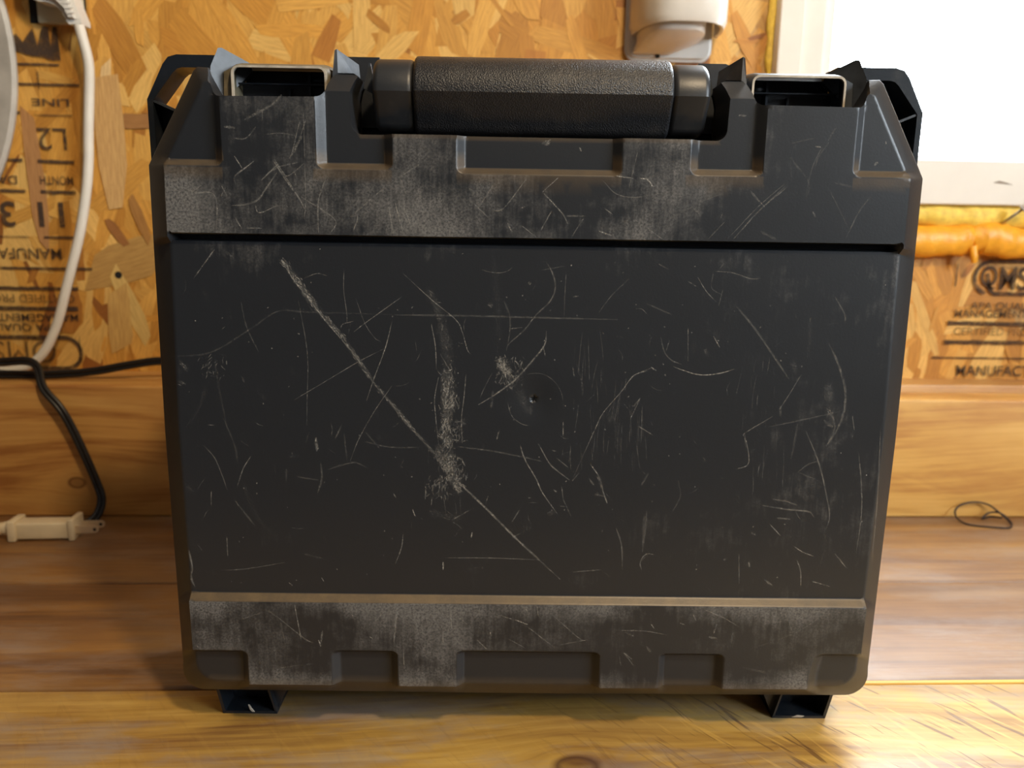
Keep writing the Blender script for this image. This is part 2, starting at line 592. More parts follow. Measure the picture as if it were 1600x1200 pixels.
def wpart(name, boxes, mat, bev=.0015):
    b = bmesh.new()
    for q in boxes:
        box(b, q[0]-.8, q[1]-.8, q[2]-WALL_Y, q[3]-WALL_Y, q[4]-BT-.3, q[5]-BT-.3, bev)
    return mesh_obj(name, b, mat, win)


wpart('casing', [(.2765, .3000, .757, .790, BT+.302, WZ1+.05)], M_white)
wpart('casing', [(.3005, .70, .757, .790, BT+.302, BT+.3445)], M_white)
wpart('casing', [(.3005, .70, .757, .790, WZ1, WZ1+.05)], M_white)
wpart('casing', [(.67, .70, .757, .790, BT+.345, WZ1)], M_white)
wpart('jamb', [(.3003, .3230, .763, .835, BT+.345, WZ1)], M_white)
wpart('sash', [(.3233, .3340, .770, .828, BT+.345, WZ1), (.3340, .67, .775, .828, BT+.345, BT+.3505)], M_sash, .001)
wpart('stool', [(.300, .67, .765, .835, BT+.3300, BT+.3450)], M_sash)
tg = NT('window_glass')
gl = tg.n('ShaderNodeBsdfGlossy'); gl.inputs['Roughness'].default_value = 0.02
trn = tg.n('ShaderNodeBsdfTransparent'); fr = tg.n('ShaderNodeFresnel'); fr.inputs[0].default_value = 1.45
mx = tg.n('ShaderNodeMixShader')
bf = tg.n('ShaderNodeNewGeometry').outputs['Backfacing']
tg.l(tg.math('MULTIPLY', fr.outputs[0], tg.math('SUBTRACT', 1.0, bf)), mx.inputs[0]); tg.l(trn.outputs[0], mx.inputs[1]); tg.l(gl.outputs[0], mx.inputs[2]); tg.l(mx.outputs[0], tg.out.inputs['Surface'])
b = bmesh.new(); box(b, .334-.8, .67-.8, .045, .049, .0505, WZ1-BT-.3); mesh_obj('glass_pane', b, tg.m, win)
# smudge on the lower casing
b = bmesh.new()
vs = [b.verts.new((x, .7567-WALL_Y, z)) for x, z in ((.4895-.8, .0235), (.496-.8, .0255), (.503-.8, .0240), (.511-.8, .0215), (.503-.8, .0222))]
vs = [b.verts.new((v.co.x + .01, v.co.y, v.co.z)) for v in vs]
b.faces.new(vs); b.verts.ensure_lookup_table()
for v in [v for v in b.verts if not v.link_faces]: b.verts.remove(v)
mesh_obj('dirt_smudge', b, simple('grey_smudge', (.30, .25, .20), .8), win)

# side window of the workshop (outside the picture, it lights the right side)
sw = thing('window_2', 'white framed workshop window in the right wall', 'window', (X1, (SY0+SY1)/2, SZ0))
sw['kind'] = 'structure'
del sw['category']
b = bmesh.new()
hw = (SY1-SY0)/2
for q in ((-hw, -hw+.02, 0, SZ1-SZ0), (hw-.02, hw, 0, SZ1-SZ0), (-hw+.02, hw-.02, 0, .02), (-hw+.02, hw-.02, SZ1-SZ0-.02, SZ1-SZ0)):
    box(b, .02, .07, q[0], q[1], q[2], q[3])
mesh_obj('sash', b, M_white, sw)

# ------------------------------------------------------------------ expanding foam round the window opening
fo = thing('expanding_foam', 'orange and yellow expanding foam squeezed out below and beside the white window trim', 'foam', (.5, WALL_Y, BT+.28))


def blob_tube(path, rad, amp, seed, mat, name, flat=.75):
    b = bmesh.new()
    P = catmull(path, 14)
    rings = tube(b, P, rad if not isinstance(rad, list) else [rad[min(len(rad)-1, int(i/14))]*(1-(i % 14)/14)+rad[min(len(rad)-1, int(i/14)+1)]*((i % 14)/14) for i in range(len(P))], 18)
    for v in b.verts:
        q = v.co*42 + Vector((seed, seed, 0))
        c = min(P, key=lambda p: (p-v.co).length_squared)
        d = v.co-c
        v.co = c + Vector((d.x, d.y*flat, d.z))*(1 + amp*noise.noise(q) + amp*.5*noise.noise(q*2.7))
    return mesh_obj(name, b, mat, fo, smooth=True)


o5 = Vector((.5, WALL_Y, BT+.28))
def L5(*p): return [Vector((a/1000, b/1000, BT+c/1000))-o5 for a, b, c in p]
blob_tube(L5((292, 766, 265), (360, 765, 264), (430, 765, 266), (460, 765, 267), (482, 765, 268), (489, 764, 267)), [.0140, .0148, .0148, .0145, .0150, .0125], .16, 1, M_foam, 'foam_bead')
blob_tube(L5((488, 763, 266), (500, 764, 270), (520, 764, 268), (545, 765, 266), (575, 766, 267), (620, 766, 266)), [.0105, .0158, .0155, .0150, .0148, .0148], .22, 5, M_foam, 'foam_bead')
blob_tube(L5((488, 757, 262), (489.5, 755, 252), (490.5, 755.5, 246)), [.0042, .0036, .0028], .1, 8, M_foam, 'foam_drip')
blob_tube(L5((300, 770, 294), (340, 770, 293), (380, 770, 293), (430, 770, 294), (480, 770, 293), (530, 770, 294), (600, 770, 293)), .0125, .35, 9, M_foam2, 'foam_strip')
blob_tube(L5((276, 773, 296), (277, 773, 330), (275.5, 773, 370), (276.5, 773, 420), (275, 773, 470), (276, 773, 540)), .0055, .5, 12, M_foam2, 'foam_strip')

# nail
b = bmesh.new()
p0, p1 = Vector((.5165, .762, BT+.2835)), Vector((.5265, .747, BT+.2985))
d = (p1-p0).normalized()
nl = thing('nail', 'bent steel nail sticking out of the foam below the window trim', 'nail', p0)
tube(b, [Vector((0, 0, 0))-d*.006, p1-p0], .0014, 10)
mesh_obj('shank', b, M_nail, nl, smooth=True)
b = bmesh.new(); tube(b, [p1-p0, p1-p0+d*.0012], .0042, 16); mesh_obj('head', b, M_nail, nl)

# ------------------------------------------------------------------ electric outlet, plug and white cord
ot = thing('wall_outlet', 'beige wall outlet set in a cutout of the wood panel at upper left', 'outlet', (-.385, WALL_Y, BT+.46))
b = bmesh.new(); box(b, -.0305, .020, -.0024, .001, -.0100, .10); mesh_obj('cutout_gap', b, M_dark, ot)
b = bmesh.new(); box(b, -.0225, .019, -.0060, .0005, -.0110, .10, .002); mesh_obj('cover_plate', b, M_beige, ot, angle=40)
pl = thing('power_plug', 'white moulded plug in the beige outlet, its cord hanging down', 'plug', (-.385, WALL_Y-.006, BT+.46))
b = bmesh.new()
body = [(-.024, .070), (-.0245, .020), (-.0215, .011), (-.016, .005), (-.008, .0020), (.000, .0015), (.006, -.001), (.011, -.006), (.0145, -.0135), (.0165, -.0165), (.0270, -.0155), (.0272, -.0115), (.0225, .002), (.0195, .014), (.017, .03), (.016, .070)]
prism(b, body, lambda x, z, d: Vector((x, -d, z)), 0.0, .026)
bmesh.ops.bevel(b, geom=[e for e in b.edges if abs(e.calc_face_angle(0)) > .6 and abs(e.verts[0].co.y-e.verts[1].co.y) < 1e-5], offset=.0045, segments=4, affect='EDGES')
mesh_obj('plug_body', b, M_wplug, pl, angle=50)
b = bmesh.new()
for k in range(4):
    t = k/3
    c = Vector((.0175+.0035*t, -.0265, .0040-.012*t))
    box(b, c.x-.0035, c.x+.0035, c.y-.0007, c.y+.001, c.z-.0007, c.z+.0007)
mesh_obj('strain_relief_rib', b, M_wplug, pl)
WC = [(-363, 752, 448), (-360.5, 752, 436), (-358, 755, 412), (-361, 757, 384), (-364, 757, 356), (-366.5, 757, 328), (-371, 757, 299), (-380, 756, 260), (-394, 754, 215), (-408, 752, 172), (-424, 748, 143), (-445, 742, 131.5), (-480, 735, 130.8), (-560, 730, 130.8), (-700, 730, 130.8)]
b = bmesh.new(); tube(b, [p - Vector((-.4, .75, BT+.13)) for p in catmull([Vector((x/1000, y/1000, BT+z/1000)) for x, y, z in WC], 8)], .0044, 14)
wc = thing('white_cord', 'thick white power cord hanging from the plug and curving left onto the wood ledge', 'cord', (-.4, .75, BT+.13))
mesh_obj('cord_sheath', b, M_wcord, wc, smooth=True)

# ------------------------------------------------------------------ white fixture on the wall
df = thing('wall_fixture', 'white plastic wall-mounted fixture with a slanted round spout, left of the window', 'fixture', (.175, WALL_Y, BT+.43))
b = bmesh.new()
rr = .011
PR = [(-.041, .0)] and (arc(-.030, .011, rr, 270, 180, 6) + [(-.041, .14), (.042, .14)] + arc(.031, .011, rr, 0, -90, 6))
prism(b, PR, lambda x, z, d: Vector((x, -d, z)), -.001, .0075)
bmesh.ops.bevel(b, geom=[e for e in b.edges if all(abs(v.co.y+.0075) < 1e-5 for v in e.verts) and abs(e.calc_face_angle(0)) > .5], offset=.003, segments=3, affect='EDGES')
mesh_obj('back_plate', b, M_disp, df, angle=50)
# hood: a rounded half cylinder open below, with a wall thickness
b = bmesh.new()
def dshape(cx, w, dep, n=22):
    pts = []
    for i in range(n+1):
        a = math.pi*i/n
        pts.append((cx + w*math.copysign(abs(math.cos(a))**.72, math.cos(a)), -.007-dep*abs(math.sin(a))**.72))
    return pts
outer = dshape(.005, .0430, .060); inner = dshape(.005, .0385, .0555)
zs = [.135, .06, .027]
ringo = [[b.verts.new((x*1.0+(.0015 if z < .05 else 0)*0, y, z )) for x, y in outer] for z in zs]
# chamfered lower edge
low = [b.verts.new((.005+(x-.005)*.94, -.007+(y+.007)*.95, .0215)) for x, y in outer]
inn = [b.verts.new((x*.98, y*.98, .0220)) for x, y in inner]
inn2 = [b.verts.new((x*.98, y*.98, .06)) for x, y in inner]
R_ = ringo + [low, inn, inn2]
for i in range(len(R_)-1):
    for k in range(len(outer)-1):
        b.faces.new([R_[i][k], R_[i][k+1], R_[i+1][k+1], R_[i+1][k]])
b.faces.new(inn2)
b.faces.new(list(reversed(ringo[0])))
bmesh.ops.recalc_face_normals(b, faces=b.faces)
mesh_obj('hood', b, M_disp, df, angle=35)
b = bmesh.new()
rings = []
for (z, cx, w, dep) in ((.045, -.001, .0305, .050), (.020, -.001, .0305, .050), (.0175, -.001, .0300, .049), (.0160, -.002, .0292, .047), (.0085, -.012, .0215, .022), (.0065, -.015, .0190, .014), (.0055, -.015, .0165, .009)):
    pts = dshape(cx, w, dep)
    rings.append([b.verts.new((x, y, z)) for x, y in pts])
for i in range(len(rings)-1):
    for k in range(len(pts)-1):
        b.faces.new([rings[i][k], rings[i][k+1], rings[i+1][k+1], rings[i+1][k]])
b.faces.new(rings[-1])
bmesh.ops.recalc_face_normals(b, faces=b.faces)
mesh_obj('spout', b, M_disp, df, angle=35)
b = bmesh.new(); tube(b, [Vector((-.010, -.0072, .0042)), Vector((-.010, -.0092, .0042))], .0020, 10); mesh_obj('screw_hole', b, M_dark, df)

# ------------------------------------------------------------------ round metal plate at the left edge
dk = thing('round_metal_plate', 'large round grey metal plate hanging on the wall, cut off by the left picture edge', 'plate', (-.428-.225, WALL_Y-.012, BT+.416))
b = bmesh.new()
prof = [(.0, .002), (.20, .002), (.214, .0), (.222, -.001), (.225, .0015), (.2245, .005), (.213, .005), (.19, .009), (.0, .009)]
n = 96
rg = [[b.verts.new((rd*math.cos(2*math.pi*k/n), y, rd*math.sin(2*math.pi*k/n))) for k in range(n)] if rd > 0 else [b.verts.new((0, y, 0))] for rd, y in prof]
for i in range(len(rg)-1):
    A, B = rg[i], rg[i+1]
    for k in range(n):
        l = (k+1) % n
        if len(A) == 1: b.faces.new([A[0], B[l], B[k]])
        elif len(B) == 1: b.faces.new([A[k], A[l], B[0]])
        else: b.faces.new([A[k], A[l], B[l], B[k]])
bmesh.ops.recalc_face_normals(b, faces=b.faces)
mesh_obj('disc', b, M_plate, dk, angle=30)
b = bmesh.new(); tube(b, [Vector((0, .012, .19)), Vector((0, -.004, .19))], .003, 10); mesh_obj('hanging_pin', b, M_nail, dk)

# ------------------------------------------------------------------ boards along the wall
MW_rear = wood('pine_rear_board', (.38, .17, .045), (.58, .31, .09), (.70, .42, .14), 3.1, coat=.6)
MW_left = wood('pine_left_board', (.36, .15, .038), (.56, .29, .08), (.66, .38, .12), 7.7, knots=((-.374+.45, .0085, .0075),), stretch=1.0)
MW_right = wood('pine_right_board', (.52, .25, .055), (.70, .40, .10), (.78, .48, .14), 12.3, knots=((.556-.45, .030, .014),), stretch=.8, rough=.5, coat=.5)
for (nm, lab, xa, xb, ya, yb, h, m) in (
        ('pine_board', 'rear pine board lying against the wood panel wall, only its top edge showing', -1.5, 1.38, .7385, .7735, .1255, MW_rear),
        ('pine_board', 'front pine board with a small round knot, behind the black cords at left', -1.5, .06, .6990, .7370, .1250, MW_left),
        ('pine_board', 'brighter front pine board behind the wire loop at right', .062, 1.38, .6990, .7370, .1180, MW_right)):
    cx = -.45 if xa < -1 and ya < .72 else (.45 if xa > 0 else 0.0)
    b = bmesh.new(); box(b, xa-cx, xb-cx, ya-.72, yb-.72, -h/2, h/2, .0022, 3)
    o = mesh_obj(nm, b, m, None, angle=50)
    o.location = (cx, .72, BT+h/2)
    tag(o, lab, 'board')

# ------------------------------------------------------------------ workbench
wb = thing('workbench', 'wooden workbench of wide worn planks under the black case', 'workbench', (0, 0, 0))
edges = [.6990+.0755, .5582, .4185, .2790, .1392, -.0005, -.1405]
specs = [((.15, .058, .009), (.25, .112, .017), (.33, .165, .030), 1.0, (), False),
         ((.11, .040, .007), (.20, .084, .013), (.28, .130, .022), 5.0, (), False),
         ((.20, .085, .014), (.42, .235, .040), (.60, .38, .09), 9.0, ((.051, .346, .011), (.18, .300, .014)), True),
         ((.34, .17, .035), (.56, .34, .085), (.70, .47, .15), 13.0, (), True),
         ((.26, .105, .030), (.40, .185, .052), (.50, .26, .085), 17.0, (), False),
         ((.26, .105, .030), (.40, .185, .052), (.50, .26, .085), 21.0, (), False)]
for i in range(4):
    y1, y0 = edges[i], edges[i+1]
    dcol, mcol, lcol, sd, kn, gz = specs[i]
    yc = (y0+y1)/2
    # the texture reads object coordinates: x as is, cross = y - z
    mat = wood('bench_plank_wood', dcol, mcol, lcol, sd, tuple((kx, ky-yc-.019, kr) for kx, ky, kr in kn), gouge=gz, rough=.56, spec=.9, sheen=.0, coat=.25 if gz else .7, worn=.62 if gz else .40)
    b = bmesh.new(); box(b, -1.5, 1.38, y0-yc+.0008, y1-yc-.0008, -.019, .019, .0022 if i != 2 else .0028, 2)
    o = mesh_obj('plank', b, mat, wb, angle=50)
    o.location = (0, yc, BT-.019)
b = bmesh.new()
M_split = wood('fresh_split_wood', (.50, .25, .04), (.72, .42, .07), (.80, .50, .10), 40.0)
box(b, .13, 1.2, .4172, .4204, BT-.006, BT+.0002, .0004, 1)
mesh_obj('split_edge_strip', b, M_split, wb)
b = bmesh.new()
M_leg = wood('bench_frame_wood', (.36, .17, .05), (.55, .31, .10), (.65, .40, .15), 31.0)
box(b, -1.48, 1.36, .140, .178, BT-.13, BT-.0385); box(b, -1.48, 1.36, .72, .758, BT-.13, BT-.0385)
for x in (-1.48, -.5, .5, 1.322): box(b, x, x+.038, .180, .718, BT-.13, BT-.0385)
mesh_obj('frame', b, M_leg, wb)
for x in (-1.44, 1.23):
    for y in (.180, .63):
        b = bmesh.new(); box(b, x, x+.088, y, y+.088, 0, BT-.039); mesh_obj('leg', b, M_leg, wb)

# ------------------------------------------------------------------ black flat cords
def zip_cord(name, label, pts, rad=.0021, split=Vector((0, 0, 1))):
    P = catmull([Vector((x/1000, y/1000, BT+z/1000)) for x, y, z in pts], 10)
    o = P[0].copy()
    t = thing(name, label, 'cord', o)
    b = bmesh.new()
    for s in (-1, 1):
        Q = []
        for i, p in enumerate(P):
            tg_ = (P[min(i+1, len(P)-1)]-P[max(i-1, 0)]).normalized()
            nn = tg_.cross(Vector((0, -1, 0))).normalized()
            if nn.length < .5: nn = split
            Q.append(p-o + nn*s*rad*.92)
        tube(b, Q, rad, 12)
    mesh_obj('cord_sheath', b, M_bcord, t, smooth=True)
    return t


zip_cord('flat_cord', 'black two-core cord running along the ledge and behind the case at left',
         [(-700, 727, 131), (-560, 726, 131), (-480, 726, 130), (-440, 727, 129.6), (-400, 728, 129.8), (-365, 729, 133), (-333, 729, 139), (-303, 729, 143.5), (-265, 729, 143), (-220, 728, 138), (-160, 727, 131), (-60, 727, 129.6), (20, 727, 129.6)])
zip_cord('flat_cord', 'black two-core cord hooking over the ledge and dropping to the cream plug on the bench',
         [(-560, 730, 141), (-470, 728, 141), (-440, 720, 143), (-415, 712, 145), (-402, 704, 140), (-392, 692, 124), (-377, 688, 107), (-368, 688, 88), (-359, 688, 63), (-351, 688, 38), (-346, 685, 22), (-348, 678, 9), (-356, 670, 3.4), (-374, 665, 2.6), (-394, 664, 2.6)], .0021)

# ------------------------------------------------------------------ cream plug lying on the bench
cp = thing('extension_plug', 'cream two-prong plug lying on the bench at the left edge', 'plug', (-.376, .648, BT), R(3))
b = bmesh.new(); box(b, -.0225, .0225, -.0085, .0085, .0012, .0160, .002, 3); mesh_obj('plug_body', b, M_cream, cp, angle=50)
b = bmesh.new(); box(b, -.0285, -.0215, -.0105, .0105, 0, .0185, .0014, 2); mesh_obj('end_flange', b, M_cream, cp, angle=50)
b = bmesh.new(); box(b, .0215, .0265, -.0110, .0110, 0, .0195, .0014, 2); mesh_obj('end_flange', b, M_cream, cp, angle=50)
b = bmesh.new(); tube(b, [Vector((-.0275, 0, .0095)), Vector((-.0345, 0, .0092)), Vector((-.0346, 0, .0092)), Vector((-.0365, 0, .009)), Vector((-.0366, 0, .009)), Vector((-.0425, 0, .0085)), Vector((-.0426, 0, .0085)), Vector((-.0440, 0, .0085)), Vector((-.0441, 0, .0085)), Vector((-.0490, 0, .0080))],
     [.0062, .0060, .0044, .0044, .0056, .0054, .0040, .0040, .0048, .0042], 14); mesh_obj('strain_relief', b, M_cream, cp, angle=40)
b = bmesh.new(); tube(b, catmull([Vector((-.048, 0, .0080)), Vector((-.07, .001, .006)), Vector((-.10, .004, .0034)), Vector((-.16, .010, .0032)), Vector((-.26, .012, .0032))], 8), .0031, 12); mesh_obj('cord', b, M_wcord, cp, smooth=True)
for yy in (-.0062, .0062):
    b = bmesh.new()
    out = [(.026, .006), (.040, .006)] + arc(.0425, .0092, .0032, -90, 90, 8) + [(.026, .0124)]
    prism(b, out, lambda x, z, d: Vector((x, yy+d, z)), -.0007, .0007)
    mesh_obj('prong', b, M_metal, cp)
    b = bmesh.new(); tube(b, [Vector((.0425, yy-.0009, .0092)), Vector((.0425, yy+.0009, .0092))], .0013, 10); mesh_obj('prong_hole', b, M_dark, cp)

# ------------------------------------------------------------------ wire loop
wl = thing('wire_loop', 'thin dark wire bent into a loop on the bench at right', 'wire', (.487, .685, BT))
b = bmesh.new()
wp = [(503, 682, 6), (496, 688, 5), (489, 690, 2), (497, 693, 7), (506, 690, 8), (512, 684, 3), (509, 676, 1.2), (500, 669, 1.0), (482, 672, 1.0), (467, 679, 1.0), (462, 688, 4), (464, 694, 10), (471, 695.5, 15), (484, 696, 17), (496, 694, 15), (503, 689, 10), (508, 684, 5), (509.5, 677, 1.6)]
tube(b, catmull([Vector((x/1000-.487, y/1000-.685, z/1000)) for x, y, z in wp], 8), .00085, 8)
mesh_obj('wire_strand', b, M_wire, wl, smooth=True)
# ------------------------------------------------------------------ the tool case
# local axes: x to the right, y away from the camera, z up; w (outward, towards the camera) = -y. Numbers in millimetres.
CASE = thing('tool_case', 'scratched black plastic tool case standing upright on the bench, handle on top', 'tool case', (0.02642, 0.36640, BT), R(-1.7))


def plastic(name, dirt=True, base=(.0155, .0175, .0210), rough=.40):
    t = NT(name)
    co = t.coord()
    fine = t.noise(t.mapping(co, scale=(1, 1, 1)), 900, 3, 0.7)
    mid = t.noise(co, 95, 6, 0.68)
    vert = t.noise(t.mapping(co, scale=(420, 40, 45)), 1.0, 4, 0.65)
    big = t.noise(co, 22, 3, 0.55)
    if dirt:
        a = attr(t, 'wear').outputs['Fac']
        m = t.math('ADD', t.math('MULTIPLY', mid, .45), t.math('ADD', t.math('MULTIPLY', vert, .30), t.math('MULTIPLY', big, .25)))
        thr = t.math('SUBTRACT', m, t.math('MULTIPLY', t.math('SUBTRACT', 1.0, a), .42))
        thr = t.math('ADD', t.math('MULTIPLY', t.math('SUBTRACT', thr, .33), 1.7), .33)
        mask = t.math('MULTIPLY', t.ramp(thr, [(.20, 0.0), (.52, 1.0)]), t.ramp(fine, [(.36, .25), (.60, 1.0)]))
        mask = t.math('MULTIPLY', mask, t.math('MINIMUM', t.math('MULTIPLY', a, 1.15), 1.0))
        c = t.mix(mask, base, (.148, .143, .136))
        warm = attr(t, 'grime_bounce').outputs['Fac']  # brown dust on the ledges, plus bench bounce painted along the bottom
        c = t.mix(t.math('MULTIPLY', warm, t.ramp(mid, [(.3, .6), (.6, 1.0)])), c, (.13, .088, .045))
        t.base(c)
        t.p('Roughness', t.math('ADD', rough, t.math('MULTIPLY', mask, .30)))
    else:
        c = t.mix(t.math('MULTIPLY', t.ramp(mid, [(.50, 0.0), (.72, 1.0)]), .20), base, (.10, .085, .07))
        t.base(c)
        t.p('Roughness', rough)
    t.p('Specular IOR Level', .5)
    t.bump(t.math('ADD', fine, t.math('MULTIPLY', mid, .8)), .12, .0004)
    return t.m


M_shell = plastic('black_shell_plastic')
M_blk = plastic('black_plastic', False)
M_blk2 = plastic('glossy_black_plastic', False, (.010, .013, .018), .30)


def latch_mat():
    t = NT('dusty_latch_plastic')
    co = t.coord()
    n1 = t.noise(co, 130, 5, .65); n2 = t.noise(co, 30, 3)
    c = t.mix(t.ramp(n1, [(.35, .35), (.65, .9)]), (.055, .050, .030), (.20, .165, .105))
    c = t.mix(t.math('MULTIPLY', t.ramp(n2, [(.45, 0.), (.65, 1.)]), .5), c, (.05, .045, .035))
    t.base(c); t.p('Roughness', .5)
    t.bump(n1, .2, .0005)
    return t.m


M_latch = latch_mat()
M_rimdust = simple('worn_latch_rim', (.42, .37, .30), .5, scale=200, var=.25)
M_rim2 = simple('blue_grey_dusty_plastic', (.034, .040, .050), .42, scale=120, var=.4)


def grip_mat():
    t = NT('textured_grip_plastic')
    co = t.coord()
    v = t.n('ShaderNodeTexVoronoi'); v.inputs['Scale'].default_value = 1500
    t.l(co, v.inputs['Vector'])
    n1 = t.noise(co, 60, 4)
    t.base(t.mix(t.math('MULTIPLY', t.ramp(n1, [(.5, 0.), (.75, 1.)]), .35), (.012, .013, .016), (.07, .06, .05)))
    t.p('Roughness', .40)
    t.bump(t.math('ADD', v.outputs['Distance'], t.noise(co, 1800, 2)), .5, .0004)
    return t.m


M_grip = grip_mat()


def V3(u_, v_, w_): return Vector((u_*mm, -w_*mm, v_*mm))


def inset(W, *ds):
    """signed depth of the recess at a point, from its distances inside each wall line; rounded inner corner"""
    q = 0.0
    lo = 1e9
    for d in ds:
        lo = min(lo, d)
        q += max(W-d, 0.0)**2
    dd = W - math.sqrt(q)
    return dd/W


def ramp01(t):
    if t <= -.12: return 0.0
    if t >= 1.12: return 1.0
    if t < .12:
        s = (t+.12)/.24
        return .12*s*s
    if t > .88:
        s = (1.12-t)/.24
        return 1-.12*s*s
    return t


def recess(u_, v_):
    a = abs(u_)
    best = 0.0
    c = []
    c.append(min((261.6-v_)/.8, (v_-78.6)/3.4))
    if v_ > 290:
        c.append(inset(4.3, a-145.6, (v_-294.8)*1.35))
        c.append(inset(4.3, 102.7-a if u_ < 0 else 103.9-a, a-67.6 if u_ < 0 else a-69.8, (v_-294.3)*1.4))
        c.append(inset(4.2, 38.4-a, (v_-293.3)*1.4))
    if v_ < 60:
        c.append(inset(4.0, a-146.4, (51.4-v_)*1.35) if u_ < 0 else inset(6.5, (a-147.6)-max(0, (v_-40))*.22, (52.6-v_)*2.0))
        c.append(inset(4.0, 102.9-a, a-68.3, (52.0-v_)*1.35))
        c.append(inset(3.8, 37.6-a, (52.4-v_)*1.35))
    for t in c: best = max(best, t)
    return ramp01(best)


def height(u_, v_):
    h = -4.0*recess(u_, v_)
    if v_ > 329.2 and 82 < abs(u_) < 108: h -= (v_-329.2)*.95
    if 260 < v_ < 265:      # the deep groove between the upper and the middle panel
        g_ = min((264.4-v_)/.7, (v_-260.8)/.7, (172.4-abs(u_))/.7)
        if g_ > 0: h = h*(1-min(1, g_)) - 9.5*min(1, g_)
    r_ = math.hypot(u_+.1, v_-186.3)
    if r_ < 15.0:
        s = 1-r_/15.0
        h -= 1.1*s*s*(3-2*s)
    if r_ < 2.2: h -= 1.3*(1-r_/2.2) * (1+.5*math.sin(5*math.atan2(v_-186.3, u_)))
    h += .16*noise.noise(Vector((u_*.022, v_*.022, 3.3))) + .05*noise.noise(Vector((u_*.07, v_*.07, 9.1)))
    return h


# face loop (right half, from the middle of the handle bay round to the middle of the bottom edge) with its partner on the outer rim
def arcp(cx, cy, r_, a0, a1, n):
    return [(cx+r_*math.cos(R(a0+(a1-a0)*i/n)), cy+r_*math.sin(R(a0+(a1-a0)*i/n))) for i in range(n+1)]


half = []   # (face point, rim point, w of the rim point)
def add(fp, op=None, w=-12): half.append((fp, op or fp, w))
add((0, 310.3)); add((80.5, 310.3))
for p in arcp(82.0, 315.3, 5.0, -90, -8, 8): add(p)
add((87.4, 329)); add((86.3, 333.5)); add((84.8, 337.2)); add((87.0, 338.5)); add((94.5, 338.5)); add((96.6, 336.5)); add((98.4, 331.5))
for p in arcp(103.6, 331.2, 5.3, 180, 262, 6): add(p)
add((108, 325.9)); add((145.5, 325.6))
for p, q in zip(arcp(145.5, 330.2, 4.6, -84, -25, 5), arcp(145.5, 330.2, 4.6, -84, -25, 5)): add(p, q)
add((150.6, 331.4), (153.4, 336.5)); add((151.6, 332.2), (154.2, 339.8)); add((153.4, 331.6), (159.2, 340.0)); add((154.2, 330.6), (161.2, 338.2))
add((171.6, 298.6), (181.9, 301.0)); add((172.6, 295.6), (184.8, 295.6)); add((173.2, 264), (185.2, 262)); add((175.4, 170), (186.2, 165)); add((174.6, 46), (185.4, 38))
for p, q in zip(arcp(163.6, 43.0, 11.0, 8, -86, 9), arcp(174.0, 33.0, 11.8, 8, -86, 9)): add(p, q)
add((0, 31.6), (0, 20.6))
loop = half + [((-a[0], a[1]), (-b_[0], b_[1]), w_) for a, b_, w_ in reversed(half[1:-1])]
# resample
FL, RL = [], []
n = len(loop)
for i in range(n):
    (a, ao, aw), (c, co_, cw) = loop[i], loop[(i+1) % n]
    d = max(math.hypot(c[0]-a[0], c[1]-a[1]), .4*math.hypot(co_[0]-ao[0], co_[1]-ao[1]))
    k = max(1, int(d/1.4))
    for j in range(k):
        t = j/k
        FL.append((a[0]+(c[0]-a[0])*t, a[1]+(c[1]-a[1])*t))
        RL.append((ao[0]+(co_[0]-ao[0])*t, ao[1]+(co_[1]-ao[1])*t, aw))


def inside(x, y, poly):
    c = False
    j = len(poly)-1
    for i in range(len(poly)):
        xi, yi = poly[i]; xj, yj = poly[j]
        if (yi > y) != (yj > y) and x < (xj-xi)*(y-yi)/(yj-yi)+xi: c = not c
        j = i
    return c


def lines(lo, hi, walls, fill):
    s = set()
    for w_, a, c in walls:           # wall from a to c
        L = c-a
        for k in range(-2, 12):
            s.add(round(a + L*(k/9.0 - .05), 2))
    x = lo
    while x <= hi:
        if all(abs(x-q) > .8 for q in s): s.add(round(x, 2))
        x += fill
    o = sorted(s)
    res = [o[0]]
    for q in o[1:]:
        if q-res[-1] > .22: res.append(q)
    return res


uw = []
for a, c in ((145.2, 150.5), (98.3, 104.2), (67.2, 74.4), (33.8, 38.8), (68.0, 72.6), (146.2, 155)):
    uw.append((0, a, c)); uw.append((0, -c, -a))
UL = lines(-175, 175, uw, 4.0)
VL = lines(32, 339, [(0, 260.4, 264.8), (0, 78.2, 82.4), (0, 293.2, 298.4), (0, 48.2, 52.9), (0, 328, 332)], 4.0)
# thin the dense columns away from the recesses
pts = []
simp = FL[::6]
for v_ in VL:
    for i, u_ in enumerate(UL):
        mid_ = 84 < v_ < 259 or 55 < v_ < 77 or 266 < v_ < 291
        if mid_ and i % 3: continue
        if inside(u_, v_, FL):
            pts.append((u_, v_))
for k in range(10):
    rr_ = (.4, .9, 1.5, 2.2, 3.2, 5, 7, 9.5, 12, 14.5)[k]
    for j in range(10+3*k):
        a = 2*math.pi*j/(10+3*k)
        pts.append((-.1+rr_*math.cos(a), 186.3+rr_*math.sin(a)))
